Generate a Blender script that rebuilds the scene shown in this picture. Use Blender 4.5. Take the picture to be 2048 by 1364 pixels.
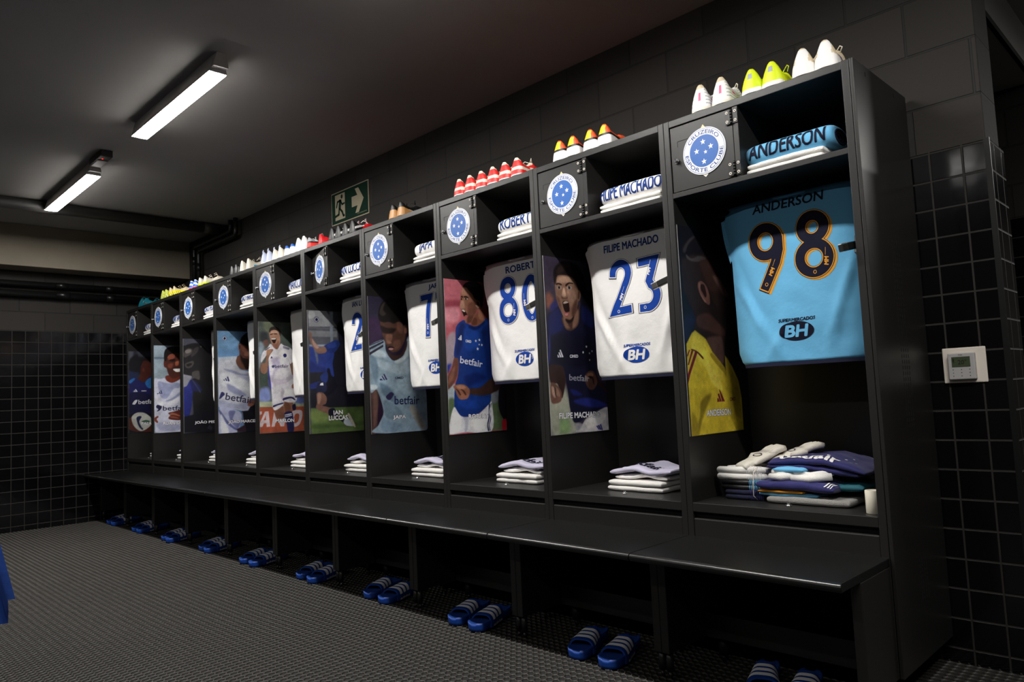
import bpy, bmesh, math, random
import numpy as np
from mathutils import Vector, Matrix, noise

# ------------------------------------------------------------------ camera, world, exposure
for o in list(bpy.data.objects): bpy.data.objects.remove(o, do_unlink=True)
scn = bpy.context.scene
COL = scn.collection
PI = math.pi
F_PX, CAM = 1464.0165, Vector((7.7628, -2.3784, 0.9743))
YAW, PITCH, ROLL = 0.7872, 0.0771, -0.0458
fwd = Vector((-math.sin(YAW)*math.cos(PITCH), math.cos(YAW)*math.cos(PITCH), math.sin(PITCH)))
rt = fwd.cross(Vector((0, 0, 1))).normalized(); up = rt.cross(fwd)
r2 = rt*math.cos(ROLL)+up*math.sin(ROLL); u2 = -rt*math.sin(ROLL)+up*math.cos(ROLL)
camd = bpy.data.cameras.new('camera'); camd.sensor_fit = 'HORIZONTAL'; camd.sensor_width = 36.0
camd.lens = F_PX*36.0/2048; camd.clip_start = .02
cam = bpy.data.objects.new('camera', camd); COL.objects.link(cam)
M = Matrix((r2, u2, -fwd)).transposed().to_4x4(); M.translation = CAM
cam.matrix_world = M
scn.camera = cam
wd = bpy.data.worlds.new('world'); scn.world = wd; wd.use_nodes = True
wd.node_tree.nodes['Background'].inputs[0].default_value = (1, .97, .93, 1)
wd.node_tree.nodes['Background'].inputs[1].default_value = 0.002
vs = scn.view_settings
vs.view_transform = 'Standard'; vs.look = 'None'; vs.gamma = 1.0; vs.use_curve_mapping = False
vs.exposure = 0.0
LAMP_STRENGTH = 140.0
FAR_ROW = .22                  # the luminaires over the opposite side are dimmed
LAMPS = [(1.204, 2.333), (3.246, 4.354), (5.29, 6.41), (7.33, 8.46)]   # x extents of the luminaires
LAMP_Y, LAMP_Y2 = -.917, -3.05
PASSAGE_LAMP = (8.55, 3.3)                                             # one luminaire runs along y in the passage round the corner

# ------------------------------------------------------------------ sizes (metres)
W = .6947          # locker pitch, lockers run along +x, fronts at y = 0, floor z = 0
DEP = .50; HT = 2.0; WALL_Y = .527; CEIL = 2.70
TP = .1018         # tile pitch
TILE_TOP = 1.781

# ------------------------------------------------------------------ helpers
def lin(h):
    h = h.lstrip('#'); c = [int(h[i:i+2], 16)/255 for i in (0, 2, 4)]
    return tuple(x/12.92 if x <= .04045 else ((x+.055)/1.055)**2.4 for x in c)

def tag(o, label=None, cat=None, group=None, kind=None):
    if label: o['label'] = label
    if cat: o['category'] = cat
    if group: o['group'] = group
    if kind: o['kind'] = kind
    return o

def thing(name, label, cat, loc=(0, 0, 0), rz=0, group=None):
    o = bpy.data.objects.new(name, None); o.empty_display_size = .05; COL.objects.link(o)
    o.location = loc; o.rotation_euler = (0, 0, rz)
    return tag(o, label, cat, group)

def kids(o): return [c for c in bpy.data.objects if c.parent == o]

class MB:
    def __init__(s): s.v = []; s.f = []; s.m = []; s.s = []
    def add(s, vs, fs, m=0, sm=False):
        n = len(s.v); s.v += [tuple(p) for p in vs]
        for f in fs: s.f.append(tuple(i+n for i in f)); s.m.append(m); s.s.append(sm)
        return s
    def box(s, x0, x1, y0, y1, z0, z1, m=0):
        vs = [(x, y, z) for z in (z0, z1) for y in (y0, y1) for x in (x0, x1)]
        return s.add(vs, [(0, 2, 3, 1), (4, 5, 7, 6), (0, 1, 5, 4), (2, 6, 7, 3), (0, 4, 6, 2), (1, 3, 7, 5)], m)
    def tube(s, pts, r, n=10, m=0, cap=True):
        pts = [Vector(p) for p in pts]; rr = r if isinstance(r, (list, tuple)) else [r]*len(pts)
        vs = []; nrm = None
        for i, p in enumerate(pts):
            d = ((pts[min(i+1, len(pts)-1)]-p).normalized() + (p-pts[max(i-1, 0)]).normalized())
            if d.length < 1e-9: d = Vector((0, 0, 1))
            d.normalize()
            if nrm is None: nrm = d.orthogonal().normalized()
            nrm = (nrm - d*nrm.dot(d)).normalized(); b = d.cross(nrm)
            for k in range(n):
                a = 2*PI*k/n; vs.append(p + (nrm*math.cos(a)+b*math.sin(a))*rr[i])
        fs = [(i*n+k, i*n+(k+1) % n, (i+1)*n+(k+1) % n, (i+1)*n+k) for i in range(len(pts)-1) for k in range(n)]
        s.add(vs, fs, m, True)
        if cap:
            a = len(s.v)-len(vs)
            s.f.append(tuple(a+k for k in reversed(range(n)))); s.m.append(m); s.s.append(False)
            a += (len(pts)-1)*n
            s.f.append(tuple(a+k for k in range(n))); s.m.append(m); s.s.append(False)
        return s
    def cyl(s, p0, p1, r, n=16, m=0): return s.tube([p0, p1], r, n, m)
    def grid(s, fn, nu, nv, m=0, sm=True, flip=False, zone=None):
        vs = [fn(i/nu, j/nv) for j in range(nv+1) for i in range(nu+1)]; n0 = len(s.v); s.v += [tuple(p) for p in vs]
        for j in range(nv):
            for i in range(nu):
                a = n0+j*(nu+1)+i; q = (a, a+1, a+nu+2, a+nu+1)
                s.f.append(q[::-1] if flip else q); s.s.append(sm)
                s.m.append(zone((i+.5)/nu, (j+.5)/nv) if zone else m)
        return s
    def poly(s, pts, to3, m=0):      # flat polygon given in 2D and a map to 3D
        return s.add([to3(*p) for p in pts], [tuple(range(len(pts)))], m)
    def build(s, name, mats, parent=None, loc=None, bevel=0, merge=False, label=None):
        me = bpy.data.meshes.new(name); me.from_pydata(s.v, [], s.f)
        if not isinstance(mats, (list, tuple)): mats = [mats]
        for x in mats: me.materials.append(MAT[x] if isinstance(x, str) else x)
        me.polygons.foreach_set('material_index', s.m); me.polygons.foreach_set('use_smooth', s.s)
        if merge:
            b = bmesh.new(); b.from_mesh(me); bmesh.ops.remove_doubles(b, verts=b.verts, dist=1e-5)
            bmesh.ops.recalc_face_normals(b, faces=b.faces); b.to_mesh(me); b.free()
        me.update()
        o = bpy.data.objects.new(name, me); COL.objects.link(o)
        if parent: o.parent = parent
        if loc: o.location = loc
        if bevel:
            md = o.modifiers.new('bevel', 'BEVEL'); md.width = bevel; md.segments = 2; md.limit_method = 'ANGLE'; md.harden_normals = False
        if label: o['label'] = label
        return o

CH = {}
def copy_tree(o, parent=None):
    c = o.copy(); COL.objects.link(c)
    if parent: c.parent = parent
    for ch in [x for x in bpy.data.objects if x.parent == o]: copy_tree(ch, c)
    return c

# ------------------------------------------------------------------ materials
MAT = {}
def pm(name, col, rough=.5, metal=0, spec=.5, bump=None, sheen=0, emit=None, coat=0, var=None):
    m = bpy.data.materials.new(name); m.use_nodes = True; nt = m.node_tree; b = nt.nodes['Principled BSDF']
    c = lin(col) if isinstance(col, str) else col
    b.inputs['Base Color'].default_value = (*c, 1); b.inputs['Roughness'].default_value = rough
    b.inputs['Metallic'].default_value = metal; b.inputs['Specular IOR Level'].default_value = spec
    if sheen: b.inputs['Sheen Weight'].default_value = sheen
    if coat: b.inputs['Coat Weight'].default_value = coat
    if emit: b.inputs['Emission Color'].default_value = (*lin(emit[0]), 1); b.inputs['Emission Strength'].default_value = emit[1]
    if bump or var:
        tc = nt.nodes.new('ShaderNodeTexCoord')
    if bump:
        nz = nt.nodes.new('ShaderNodeTexNoise'); nz.inputs['Scale'].default_value = bump[0]; nz.inputs['Detail'].default_value = bump[2] if len(bump) > 2 else 3
        bp = nt.nodes.new('ShaderNodeBump'); bp.inputs['Strength'].default_value = bump[1]; bp.inputs['Distance'].default_value = bump[3] if len(bump) > 3 else .002
        nt.links.new(tc.outputs['Object'], nz.inputs['Vector']); nt.links.new(nz.outputs['Fac'], bp.inputs['Height']); nt.links.new(bp.outputs['Normal'], b.inputs['Normal'])
    if var:
        n2 = nt.nodes.new('ShaderNodeTexNoise'); n2.inputs['Scale'].default_value = var[0]; n2.inputs['Detail'].default_value = 4
        mx = nt.nodes.new('ShaderNodeMix'); mx.data_type = 'RGBA'
        k = var[1]; mx.inputs[6].default_value = (*[x*(1-k) for x in c], 1); mx.inputs[7].default_value = (*[min(1, x*(1+k)) for x in c], 1)
        nt.links.new(tc.outputs['Object'], n2.inputs['Vector']); nt.links.new(n2.outputs['Fac'], mx.inputs[0]); nt.links.new(mx.outputs[2], b.inputs['Base Color'])
    MAT[name] = m
    return m

def mth(nt, op, a, b=None):
    n = nt.nodes.new('ShaderNodeMath'); n.operation = op
    for i, x in enumerate((a, b)):
        if x is None: continue
        if isinstance(x, (int, float)): n.inputs[i].default_value = x
        else: nt.links.new(x, n.inputs[i])
    return n.outputs[0]

def wall_mat(name, axis, pu, pv, ou, ov, joint, col, jcol, rough, offset=0, jdepth=.0025, grain=(60, .25), wav=0, var=.25, spec=.5):
    """courses of blocks or tiles: axis = horizontal coordinate of the wall ('X' or 'Y'), vertical is Z"""
    m = bpy.data.materials.new(name); m.use_nodes = True; nt = m.node_tree; b = nt.nodes['Principled BSDF']
    tc = nt.nodes.new('ShaderNodeTexCoord'); sp = nt.nodes.new('ShaderNodeSeparateXYZ'); nt.links.new(tc.outputs['Object'], sp.inputs[0])
    v = mth(nt, 'DIVIDE', mth(nt, 'SUBTRACT', sp.outputs['Z'], ov), pv)
    row = mth(nt, 'FLOOR', v)
    u = mth(nt, 'DIVIDE', mth(nt, 'SUBTRACT', sp.outputs[axis], ou), pu)
    if offset: u = mth(nt, 'ADD', u, mth(nt, 'MULTIPLY', mth(nt, 'MODULO', mth(nt, 'ABSOLUTE', row), 2), offset))
    def edge(t, p):
        f = mth(nt, 'FRACT', t); d = mth(nt, 'MINIMUM', f, mth(nt, 'SUBTRACT', 1.0, f)); return mth(nt, 'MULTIPLY', d, p)
    d = mth(nt, 'MINIMUM', edge(u, pu), edge(v, pv))
    mr = nt.nodes.new('ShaderNodeMapRange'); mr.interpolation_type = 'SMOOTHSTEP'
    mr.inputs['From Min'].default_value = joint*.35; mr.inputs['From Max'].default_value = joint*.75
    nt.links.new(d, mr.inputs['Value'])
    cell = nt.nodes.new('ShaderNodeCombineXYZ'); nt.links.new(mth(nt, 'FLOOR', u), cell.inputs[0]); nt.links.new(row, cell.inputs[1])
    wn = nt.nodes.new('ShaderNodeTexWhiteNoise'); wn.noise_dimensions = '3D'; nt.links.new(cell.outputs[0], wn.inputs['Vector'])
    c = lin(col); jc = lin(jcol)
    cm = nt.nodes.new('ShaderNodeMix'); cm.data_type = 'RGBA'
    cm.inputs[6].default_value = (*[x*(1-var) for x in c], 1); cm.inputs[7].default_value = (*[x*(1+var) for x in c], 1)
    nt.links.new(wn.outputs['Value'], cm.inputs[0])
    jm = nt.nodes.new('ShaderNodeMix'); jm.data_type = 'RGBA'; jm.inputs[6].default_value = (*jc, 1)
    nt.links.new(mr.outputs[0], jm.inputs[0]); nt.links.new(cm.outputs[2], jm.inputs[7])
    nt.links.new(jm.outputs[2], b.inputs['Base Color'])
    rm = nt.nodes.new('ShaderNodeMapRange'); rm.inputs['To Min'].default_value = .75; rm.inputs['To Max'].default_value = rough
    nt.links.new(mr.outputs[0], rm.inputs['Value']); nt.links.new(rm.outputs[0], b.inputs['Roughness'])
    b.inputs['Specular IOR Level'].default_value = spec
    nz = nt.nodes.new('ShaderNodeTexNoise'); nz.inputs['Scale'].default_value = grain[0]; nz.inputs['Detail'].default_value = 4
    nt.links.new(tc.outputs['Object'], nz.inputs['Vector'])
    h = mth(nt, 'ADD', mth(nt, 'MULTIPLY', mr.outputs[0], jdepth), mth(nt, 'MULTIPLY', nz.outputs['Fac'], grain[1]*.004))
    if wav:
        n2 = nt.nodes.new('ShaderNodeTexNoise'); n2.inputs['Scale'].default_value = 14; n2.inputs['Detail'].default_value = 1
        nt.links.new(tc.outputs['Object'], n2.inputs['Vector'])
        h = mth(nt, 'ADD', h, mth(nt, 'MULTIPLY', n2.outputs['Fac'], wav))
    bp = nt.nodes.new('ShaderNodeBump'); bp.inputs['Strength'].default_value = 1; bp.inputs['Distance'].default_value = 1
    nt.links.new(h, bp.inputs['Height']); nt.links.new(bp.outputs['Normal'], b.inputs['Normal'])
    MAT[name] = m

BLK, BLKJ = '2a2623', '1c1917'
wall_mat('block_x', 'X', .405, .2035, 6.97, 1.747, .007, BLK, BLKJ, .8, .5)
wall_mat('block_y', 'Y', .405, .2035, .12, 1.747, .007, BLK, BLKJ, .8, .5)
wall_mat('tile_x', 'X', TP, TP, 7.018, 1.776, .006, '0b0b0d', '25211d', .12, 0, .0015, (200, .0), .0006, .2)
wall_mat('tile_y', 'Y', TP, TP, -.235, 1.776, .006, '0b0b0d', '25211d', .12, 0, .0015, (200, .0), .0006, .2)
pm('ceiling_paint', 'a3a09c', .9, bump=(180, .3, 4, .002), var=(3, .06))
pm('concrete', '8f8677', .85, bump=(90, .5, 5, .003), var=(5, .15))
pm('dark_concrete', '4e4a46', .85, bump=(90, .5, 5, .003))
pm('pipe_black', '141414', .35)
pm('pipe_grey', '3a3836', .5)
pm('locker_black', '1f1e1d', .40, spec=.5, bump=(900, .08, 2, .0004))
pm('bench_black', '121212', .30, spec=.5, bump=(400, .05, 2, .0004))
pm('inside_black', '0c0c0c', .6)
pm('slot_black', '020202', .9)
pm('rubber', '36332f', .55, bump=(300, .3, 2, .0005), var=(2, .15))
pm('rubber_base', '161513', .8)
pm('chrome', 'c8c8c8', .18, 1)
pm('steel', '8c8a86', .3, 1)
pm('hinge_black', '101010', .4)
pm('white_print', 'f2f1f4', .5)
pm('crest_white', 'eef0f4', .4)
pm('crest_blue', '2b62b0', .4)
pm('crest_navy', '2a4a8c', .4)
pm('crest_yellow', 'd8c890', .4)
pm('towel', 'f6f3ee', .95, bump=(420, .7, 3, .004), sheen=.3)
pm('towel_grey', '9b9893', .95, bump=(420, 1, 3, .006), sheen=.3)
pm('cloth_white', 'f6f4f2', .85, bump=(25, .25, 3, .01), sheen=.2)
pm('glove_latex', 'd8d2c6', .8, bump=(120, .4, 3, .004))
pm('cloth_sky', '66b6e4', .75, bump=(25, .2, 3, .01), sheen=.2)
pm('cloth_lavender', 'c9c4dc', .85, bump=(25, .3, 3, .01), sheen=.2)
pm('cloth_navy', '15155e', .75, bump=(25, .3, 3, .01), sheen=.2)
pm('cloth_darknavy', '0c1030', .9)
pm('cloth_orange', 'd48a18', .8)
pm('cloth_teal', '1d5f6c', .8)
pm('cloth_blue', '0d3f94', .8, bump=(25, .25, 3, .01), sheen=.2)
pm('cloth_black', '0c0c0e', .5)
pm('ink_navy', '0b0c26', .7, spec=.2)
pm('ink_blue', '0e3f9c', .7, spec=.2)
pm('ink_name', '17397f', .7, spec=.2)
pm('ink_orange', 'e09a1c', .6)
pm('ink_white', 'eceae8', .6)
pm('ink_dark', '14142c', .6)
pm('sign_green', '0d3023', .8, spec=.2)
pm('sign_cream', 'b5ab92', .8, spec=.2)
pm('plastic_white', 'e6dcd0', .45)
pm('plastic_silver', 'b4b2b2', .4)
pm('lcd', '46503c', .25)
pm('lcd_ink', '22281e', .4)
pm('tape', 'e9e2cf', .6)
pm('slide_blue', '0a3f96', .5, bump=(500, .1, 2, .001))
pm('slide_footbed', '093a86', .65)
pm('lamp_body', 'c4c1bc', .6)
pm('led_red', 'ff2020', .4, emit=('ff2010', 4))
pm('device_dark', '2a2927', .5)
pm('diffuser', 'ffffff', .4, emit=('fffcf7', LAMP_STRENGTH)); pm('diffuser_dim', 'ffffff', .4, emit=('fffcf7', LAMP_STRENGTH*FAR_ROW))
for n, c in dict(cream='e9e1d0', grey='9aa0b0', pink='e04a80', neon='d9ec12', white='f2f0ee', beige='d8c8a8', navy='182a78', red='e82c28', yellow='f0e018', black='141414',
                 gold='c08a4c', paleblue='c3cbe6', aqua='3a9cc8', royal='1e66c8', teal='1f7f92', lime='cfd860', scarlet='d81c24', silver='a8a8ae', orange='f05a2c').items():
    pm('boot_'+n, c, .45)

# ------------------------------------------------------------------ lettering: outlines of the built-in font as flat meshes
_T = {}
def glyphs(body, bold=0, shear=0):
    key = (body, bold, shear)
    if key in _T: return _T[key]
    cu = bpy.data.curves.new('lettering', 'FONT'); cu.body = body; cu.size = 1; cu.offset = bold; cu.shear = shear; cu.resolution_u = 3; cu.fill_mode = 'FRONT'
    ob = bpy.data.objects.new('lettering', cu); COL.objects.link(ob)
    dg = bpy.context.evaluated_depsgraph_get(); dg.update()
    me = bpy.data.meshes.new_from_object(ob.evaluated_get(dg))
    v = np.array([p.co[:2] for p in me.vertices]); f = [tuple(p.vertices) for p in me.polygons]
    bpy.data.objects.remove(ob); bpy.data.meshes.remove(me); bpy.data.curves.remove(cu)
    lo = v.min(0); hi = v.max(0)
    _T[key] = (v, f, lo, hi)
    return _T[key]

def text2d(body, h, w=None, bold=0, shear=0, seg=0):
    """verts (N,2) and faces; bbox scaled to height h (and width w), origin at lower left"""
    v, f, lo, hi = glyphs(body, bold, shear)
    sy = h/(hi[1]-lo[1]); sx = w/(hi[0]-lo[0]) if w else sy
    p = (v-lo)*np.array([sx, sy])
    if seg:
        T = []; st = []
        for q in f:
            for i in range(1, len(q)-1): st.append((tuple(p[q[0]]), tuple(p[q[i]]), tuple(p[q[i+1]])))
        while st:
            a, b_, c = st.pop(); e = (math.dist(a, b_), math.dist(b_, c), math.dist(c, a)); m_ = max(e)
            if m_ <= seg: T.append((a, b_, c)); continue
            if m_ == e[1]: a, b_, c = b_, c, a
            elif m_ == e[2]: a, b_, c = c, a, b_
            d = ((a[0]+b_[0])/2, (a[1]+b_[1])/2); st.append((a, d, c)); st.append((d, b_, c))
        ix = {}; f = []
        for t in T: f.append(tuple(ix.setdefault((round(x, 6), round(y, 6)), len(ix)) for x, y in t))
        p = np.array(list(ix.keys()))
        f = [t for t in f if len(set(t)) == 3]
    return p, f

def put_text(mb, body, h, w, to3, m=0, bold=0, shear=0, seg=0, center=True, fat=0):
    p, f = text2d(body, h, w, bold, shear, seg)
    c = np.array([p[:, 0].max()/2, h/2]) if center else np.zeros(2)
    r = fat*h
    for k in range(7 if fat else 1):
        o = np.array([r*math.cos(k*PI/3), r*math.sin(k*PI/3)]) if k else np.zeros(2)
        mb.add([to3(x, y) for x, y in p-c+o], f, m)

def star_pts(cx, cy, r, rot=PI/2):
    return [(cx+(r if i % 2 == 0 else r*.42)*math.cos(rot+i*PI/5), cy+(r if i % 2 == 0 else r*.42)*math.sin(rot+i*PI/5)) for i in range(10)]

# ------------------------------------------------------------------ the room
def struct(mb, name, mat, bevel=0, parent=None):
    o = mb.build(name, mat, parent, bevel=bevel)
    if not parent: o['kind'] = 'structure'
    return o
RX, RY, BY = 11.0, -4.8, 2.11       # room's right wall, front wall behind the camera, wall of the passage beyond the corner

def hex_floor():
    """rubber drainage matting: elongated honeycomb ribs standing on a darker base, columns run along the diagonal"""
    c, p, e, hw, dz = .0212, .0424, .0030, .00105, .006
    s2 = math.sqrt(.5)
    poly = [(-.02, -1.75), (4.5, -2.3), (6.0, -1.1), (8.0, .42), (8.0, .52), (-.02, .52)]
    ids = []
    U0, V0 = s2*4, s2*4
    I = np.arange(-260, 480); J = np.arange(-140, 260)
    ii, jj = np.meshgrid(I, J, indexing='ij')
    uu = ii*c; vv = (jj+.5*(ii % 2))*p
    X = (uu+vv)*s2; Y = (uu-vv)*s2 - 3.0
    ins = np.zeros(X.shape, bool); n = len(poly)
    for k in range(n):
        x1, y1 = poly[k]; x2, y2 = poly[(k+1) % n]
        if y1 == y2: continue
        cnd = ((y1 > Y) != (y2 > Y)) & (X < (x2-x1)*(Y-y1)/(y2-y1)+x1)
        ins ^= cnd
    uu = uu[ins]; vv = vv[ins]; N = len(uu)
    a = c/2-e; b = c/2+e
    outer = np.array([(a, p/2), (b, 0), (a, -p/2), (-a, -p/2), (-b, 0), (-a, p/2)])
    k1 = (a-hw*.6)/a; inner = np.array([(a-hw*.7, p/2-hw), (b-hw*1.25, 0), (a-hw*.7, -p/2+hw), (-a+hw*.7, -p/2+hw), (-b+hw*1.25, 0), (-a+hw*.7, p/2-hw)])
    loc = np.concatenate([outer, inner, inner]); zz = np.concatenate([np.zeros(12), -np.ones(6)*dz])
    P = np.zeros((N, 18, 3)); PU = uu[:, None]+loc[None, :, 0]; PV = vv[:, None]+loc[None, :, 1]
    P[:, :, 0] = (PU+PV)*s2; P[:, :, 1] = (PU-PV)*s2-3.0; P[:, :, 2] = zz[None]
    q = []
    for k in range(6):
        k2 = (k+1) % 6
        q.append((k, k+6, k2+6, k2)); q.append((k+6, k+12, k2+12, k2+6))
    q = np.array(q)[:, ::-1]
    F = (np.arange(N)[:, None, None]*18+q[None]).reshape(-1, 4)
    base = np.array([(-.2, RY, -dz), (RX, RY, -dz), (RX, 5.3, -dz), (-.2, 5.3, -dz)])
    V = np.concatenate([P.reshape(-1, 3), base]); nv = len(V)-4
    F = np.concatenate([F, [[nv, nv+1, nv+2, nv+3]]])
    me = bpy.data.meshes.new('floor'); me.vertices.add(len(V)); me.vertices.foreach_set('co', V.ravel())
    me.loops.add(len(F)*4); me.loops.foreach_set('vertex_index', F.ravel().astype(np.int32))
    me.polygons.add(len(F)); me.polygons.foreach_set('loop_start', np.arange(0, len(F)*4, 4, dtype=np.int32))
    me.materials.append(MAT['rubber']); me.materials.append(MAT['rubber_base'])
    mi = np.zeros(len(F), np.int32); mi[-1] = 1; me.polygons.foreach_set('material_index', mi)
    me.update(calc_edges=True)
    o = bpy.data.objects.new('floor', me); COL.objects.link(o); o['kind'] = 'structure'
hex_floor()

struct(MB().box(-.4, RX, RY, 5.4, CEIL, CEIL+.1), 'ceiling', 'ceiling_paint')
wb = struct(MB().box(-.3, 7.19, WALL_Y, WALL_Y+.2, -.01, CEIL), 'wall_back', 'block_x', bevel=.004)
MB().box(-.2, 7.188, WALL_Y-.012, WALL_Y, -.006, TILE_TOP).build('tile_cladding', 'tile_x', wb)
MB().box(7.19, 7.202, WALL_Y-.012, WALL_Y+.2, -.006, TILE_TOP).build('tile_cladding', 'tile_y', wb)
MB().box(7.186, 7.2035, WALL_Y-.0135, WALL_Y-.006, -.006, TILE_TOP+.004).build('corner_trim', 'pipe_black', wb)
wl = struct(MB().box(-.2, -.012, RY, WALL_Y, -.01, CEIL), 'wall_left', 'block_y')
MB().box(-.012, 0, RY, WALL_Y, -.006, TILE_TOP).build('tile_cladding', 'tile_y', wl)
struct(MB().box(RX, RX+.2, RY, WALL_Y, -.01, CEIL), 'wall_right', 'block_y')
we = struct(MB().box(9.2, RX+.2, WALL_Y, 5.4, -.01, CEIL), 'wall_end', 'block_y')
MB().box(9.188, 9.2, WALL_Y, 5.2, -.006, TILE_TOP).build('tile_cladding', 'tile_y', we)
struct(MB().box(7.12, 9.2, 5.2, 5.4, -.01, CEIL), 'wall_far', 'block_x')
struct(MB().box(-.3, RX, RY-.2, RY, -.01, CEIL), 'wall_front', 'block_x')
wp = struct(MB().box(4.6, 7.12, BY, 5.4, -.01, CEIL), 'wall_passage', 'block_x')
MB().box(4.6, 7.12, BY-.012, BY, -.006, TILE_TOP).build('tile_cladding', 'tile_x', wp)
# concrete beam over the far wall and the soffit over the passage
struct(MB().box(-.012, .25, RY, WALL_Y, 2.325, CEIL), 'trim_1', 'concrete', bevel=.006)
t2 = struct(MB().box(4.6, 7.115, WALL_Y+.2, BY, 2.46, CEIL), 'trim_2', 'ceiling_paint')
MB().box(7.10, 7.118, WALL_Y+.2, BY-.012, 2.458, 2.485).build('shadow_strip', 'slot_black', t2)  # solid black strip, the shade of a gap put in as colour

# ------------------------------------------------------------------ luminaires
def luminaire(x0, x1, yl, label, rz=0, glow='diffuser'):
    t = thing('ceiling_light', label, 'ceiling light', ((x0+x1)/2, yl, CEIL), rz, 'linear lights along the ceiling')
    h = (x1-x0)/2
    b = MB()
    for x0_, x1_, wt, wb, zb_ in ((-h-.003, h+.003, .022, .0425, -.0873), (h+.0032, h+.04, .02, .036, -.07)):
        b.add([(x, s_*w_, z) for x in (x0_, x1_) for w_, z in ((wb, zb_), (wb, zb_+.012), (wt, 0)) for s_ in (-1, 1)],
              [(0, 1, 3, 2), (2, 3, 5, 4), (7, 6, 8, 9), (9, 8, 10, 11), (0, 6, 7, 1), (4, 5, 11, 10), (0, 2, 8, 6), (2, 4, 10, 8), (1, 7, 9, 3), (3, 9, 11, 5)])
    b.build('housing', 'lamp_body', t, merge=True)
    d = MB(); pr = [(-.0424, -.0874), (-.0421, -.0889), (-.02, -.0898), (0, -.09), (.02, -.0898), (.0421, -.0889), (.0424, -.0874)]
    n = len(pr); d.add([(x, y, z) for x in (-h, h) for y, z in pr], [(k, k+1, k+1+n, k+n) for k in range(n-1)] + [tuple(range(n)), tuple(reversed(range(n, 2*n)))])
    d.build('diffuser', glow, t)
LL = ['farthest of the two bright white linear ceiling lights', 'nearer and larger of the two bright linear ceiling lights',
      'linear ceiling light above the middle lockers, just out of frame', 'linear ceiling light above the nearest locker, out of frame']
for i, (a, b) in enumerate(LAMPS):
    luminaire(a, b, LAMP_Y, LL[i])
for i, (a, b) in enumerate(LAMPS): luminaire(a, b, LAMP_Y2, 'linear ceiling light of the opposite row, %s from the far wall, out of frame' % ('first', 'second', 'third', 'fourth')[i], 0, 'diffuser_dim')
luminaire(PASSAGE_LAMP[0]-.56, PASSAGE_LAMP[0]+.56, PASSAGE_LAMP[1], 'linear ceiling light in the passage beyond the tiled corner, out of frame', PI/2)
t = thing('emergency_light', 'small dark ceiling unit with a red light behind the farthest lamp', 'emergency light', (2.525, -.925, CEIL))
MB().box(-.13, .13, -.036, .036, -.045, 0).build('housing', 'device_dark', t, bevel=.006)
MB().box(-.125, .03, -.03, .03, -.05, -.044).build('lens', 'lamp_body', t, bevel=.004)
MB().cyl((.07, -.01, -.043), (.07, -.01, -.047), .0035, 10).build('indicator', 'led_red', t, label='red indicator light')

# ------------------------------------------------------------------ pipes
def pipe(name, label, pts, r, mat, fit=(), group=None):
    # round the corners
    P = [Vector(p) for p in pts]; out = [P[0]]
    for i in range(1, len(P)-1):
        a, b, c = P[i-1], P[i], P[i+1]; d = r*2.2
        p0 = b+(a-b).normalized()*d; p1 = b+(c-b).normalized()*d
        for k in range(7):
            s = k/6; out.append(p0*(1-s)**2+b*2*s*(1-s)+p1*s*s)
    out.append(P[-1])
    t = thing(name, label, 'pipe', (0, 0, 0), 0, group)
    MB().tube(out, r, 14).build('pipe_run', mat, t)
    for a, b in fit: MB().cyl(a, b, r*1.1, 14).build('coupling', mat, t)
    return t
pipe('ceiling_pipe', 'thick grey pipe crossing under the ceiling in front of the beam', [(1.145, RY, 2.65), (1.145, WALL_Y, 2.65)], .047, 'pipe_grey', [((1.145, .30, 2.65), (1.145, .40, 2.65))])
pipe('corner_pipe', 'black pipe elbowed down the wall corner, left of two', [(1.345, .47, CEIL), (1.345, .47, 2.60), (.505, .47, 2.60), (.505, .47, HT+.001)], .021, 'pipe_black', [((.505, .47, 2.50), (.505, .47, 2.42))])
pipe('corner_pipe', 'black pipe elbowed down the wall corner, right of two', [(1.45, .47, CEIL), (1.45, .47, 2.545), (.615, .47, 2.545), (.615, .47, HT+.001)], .021, 'pipe_black', [((.615, .47, 2.42), (.615, .47, 2.34))])
pipe('wall_pipe', 'upper of two black pipes on the far wall under the beam', [(.05, RY, 2.20), (.05, WALL_Y, 2.20)], .026, 'pipe_black', [((.05, -.62, 2.20), (.05, -.52, 2.20)), ((.05, -.20, 2.20), (.05, -.13, 2.20))])
pipe('wall_pipe', 'lower of two black pipes on the far wall under the beam', [(.06, RY, 2.11), (.06, WALL_Y, 2.11)], .03, 'pipe_black', [((.06, -.62, 2.11), (.06, -.50, 2.11)), ((.06, -.20, 2.11), (.06, -.12, 2.11))])

# ------------------------------------------------------------------ exit sign and thermostat
t = thing('exit_sign', 'green running man exit sign with arrow on the block wall', 'exit sign', (2.99, WALL_Y, 2.318))
SW, SH = .495, .245
MB().box(0, SW, -.006, -.0005, 0, SH).build('border', 'sign_cream', t, bevel=.001)
MB().box(.008, SW-.008, -.0075, -.005, .008, SH-.008).build('panel', 'sign_green', t)
s3 = lambda d: (lambda x, y: (x, -.0076-d, y))
g = MB(); e = .0006
g.poly([(.055, .03), (.19, .03), (.19, .222), (.055, .222)], s3(e)); g.build('doorway', 'sign_cream', t)
g = MB(); g.poly([(.28, .087), (.355, .087), (.325, .035), (.37, .035), (.435, .125), (.37, .215), (.325, .215), (.355, .163), (.28, .163)], s3(e)); g.build('arrow', 'sign_cream', t)
g = MB(); h = lambda x, y: (x, -.0094, y)
def limb(pts, w):
    for i in range(len(pts)-1):
        a, b = Vector(pts[i]), Vector(pts[i+1]); d = (b-a).normalized(); nn = Vector((-d.y, d.x))*w/2; a = a-d*w*.25; b = b+d*w*.25
        g.poly([a+nn, a-nn, b-nn, b+nn], h)
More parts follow.
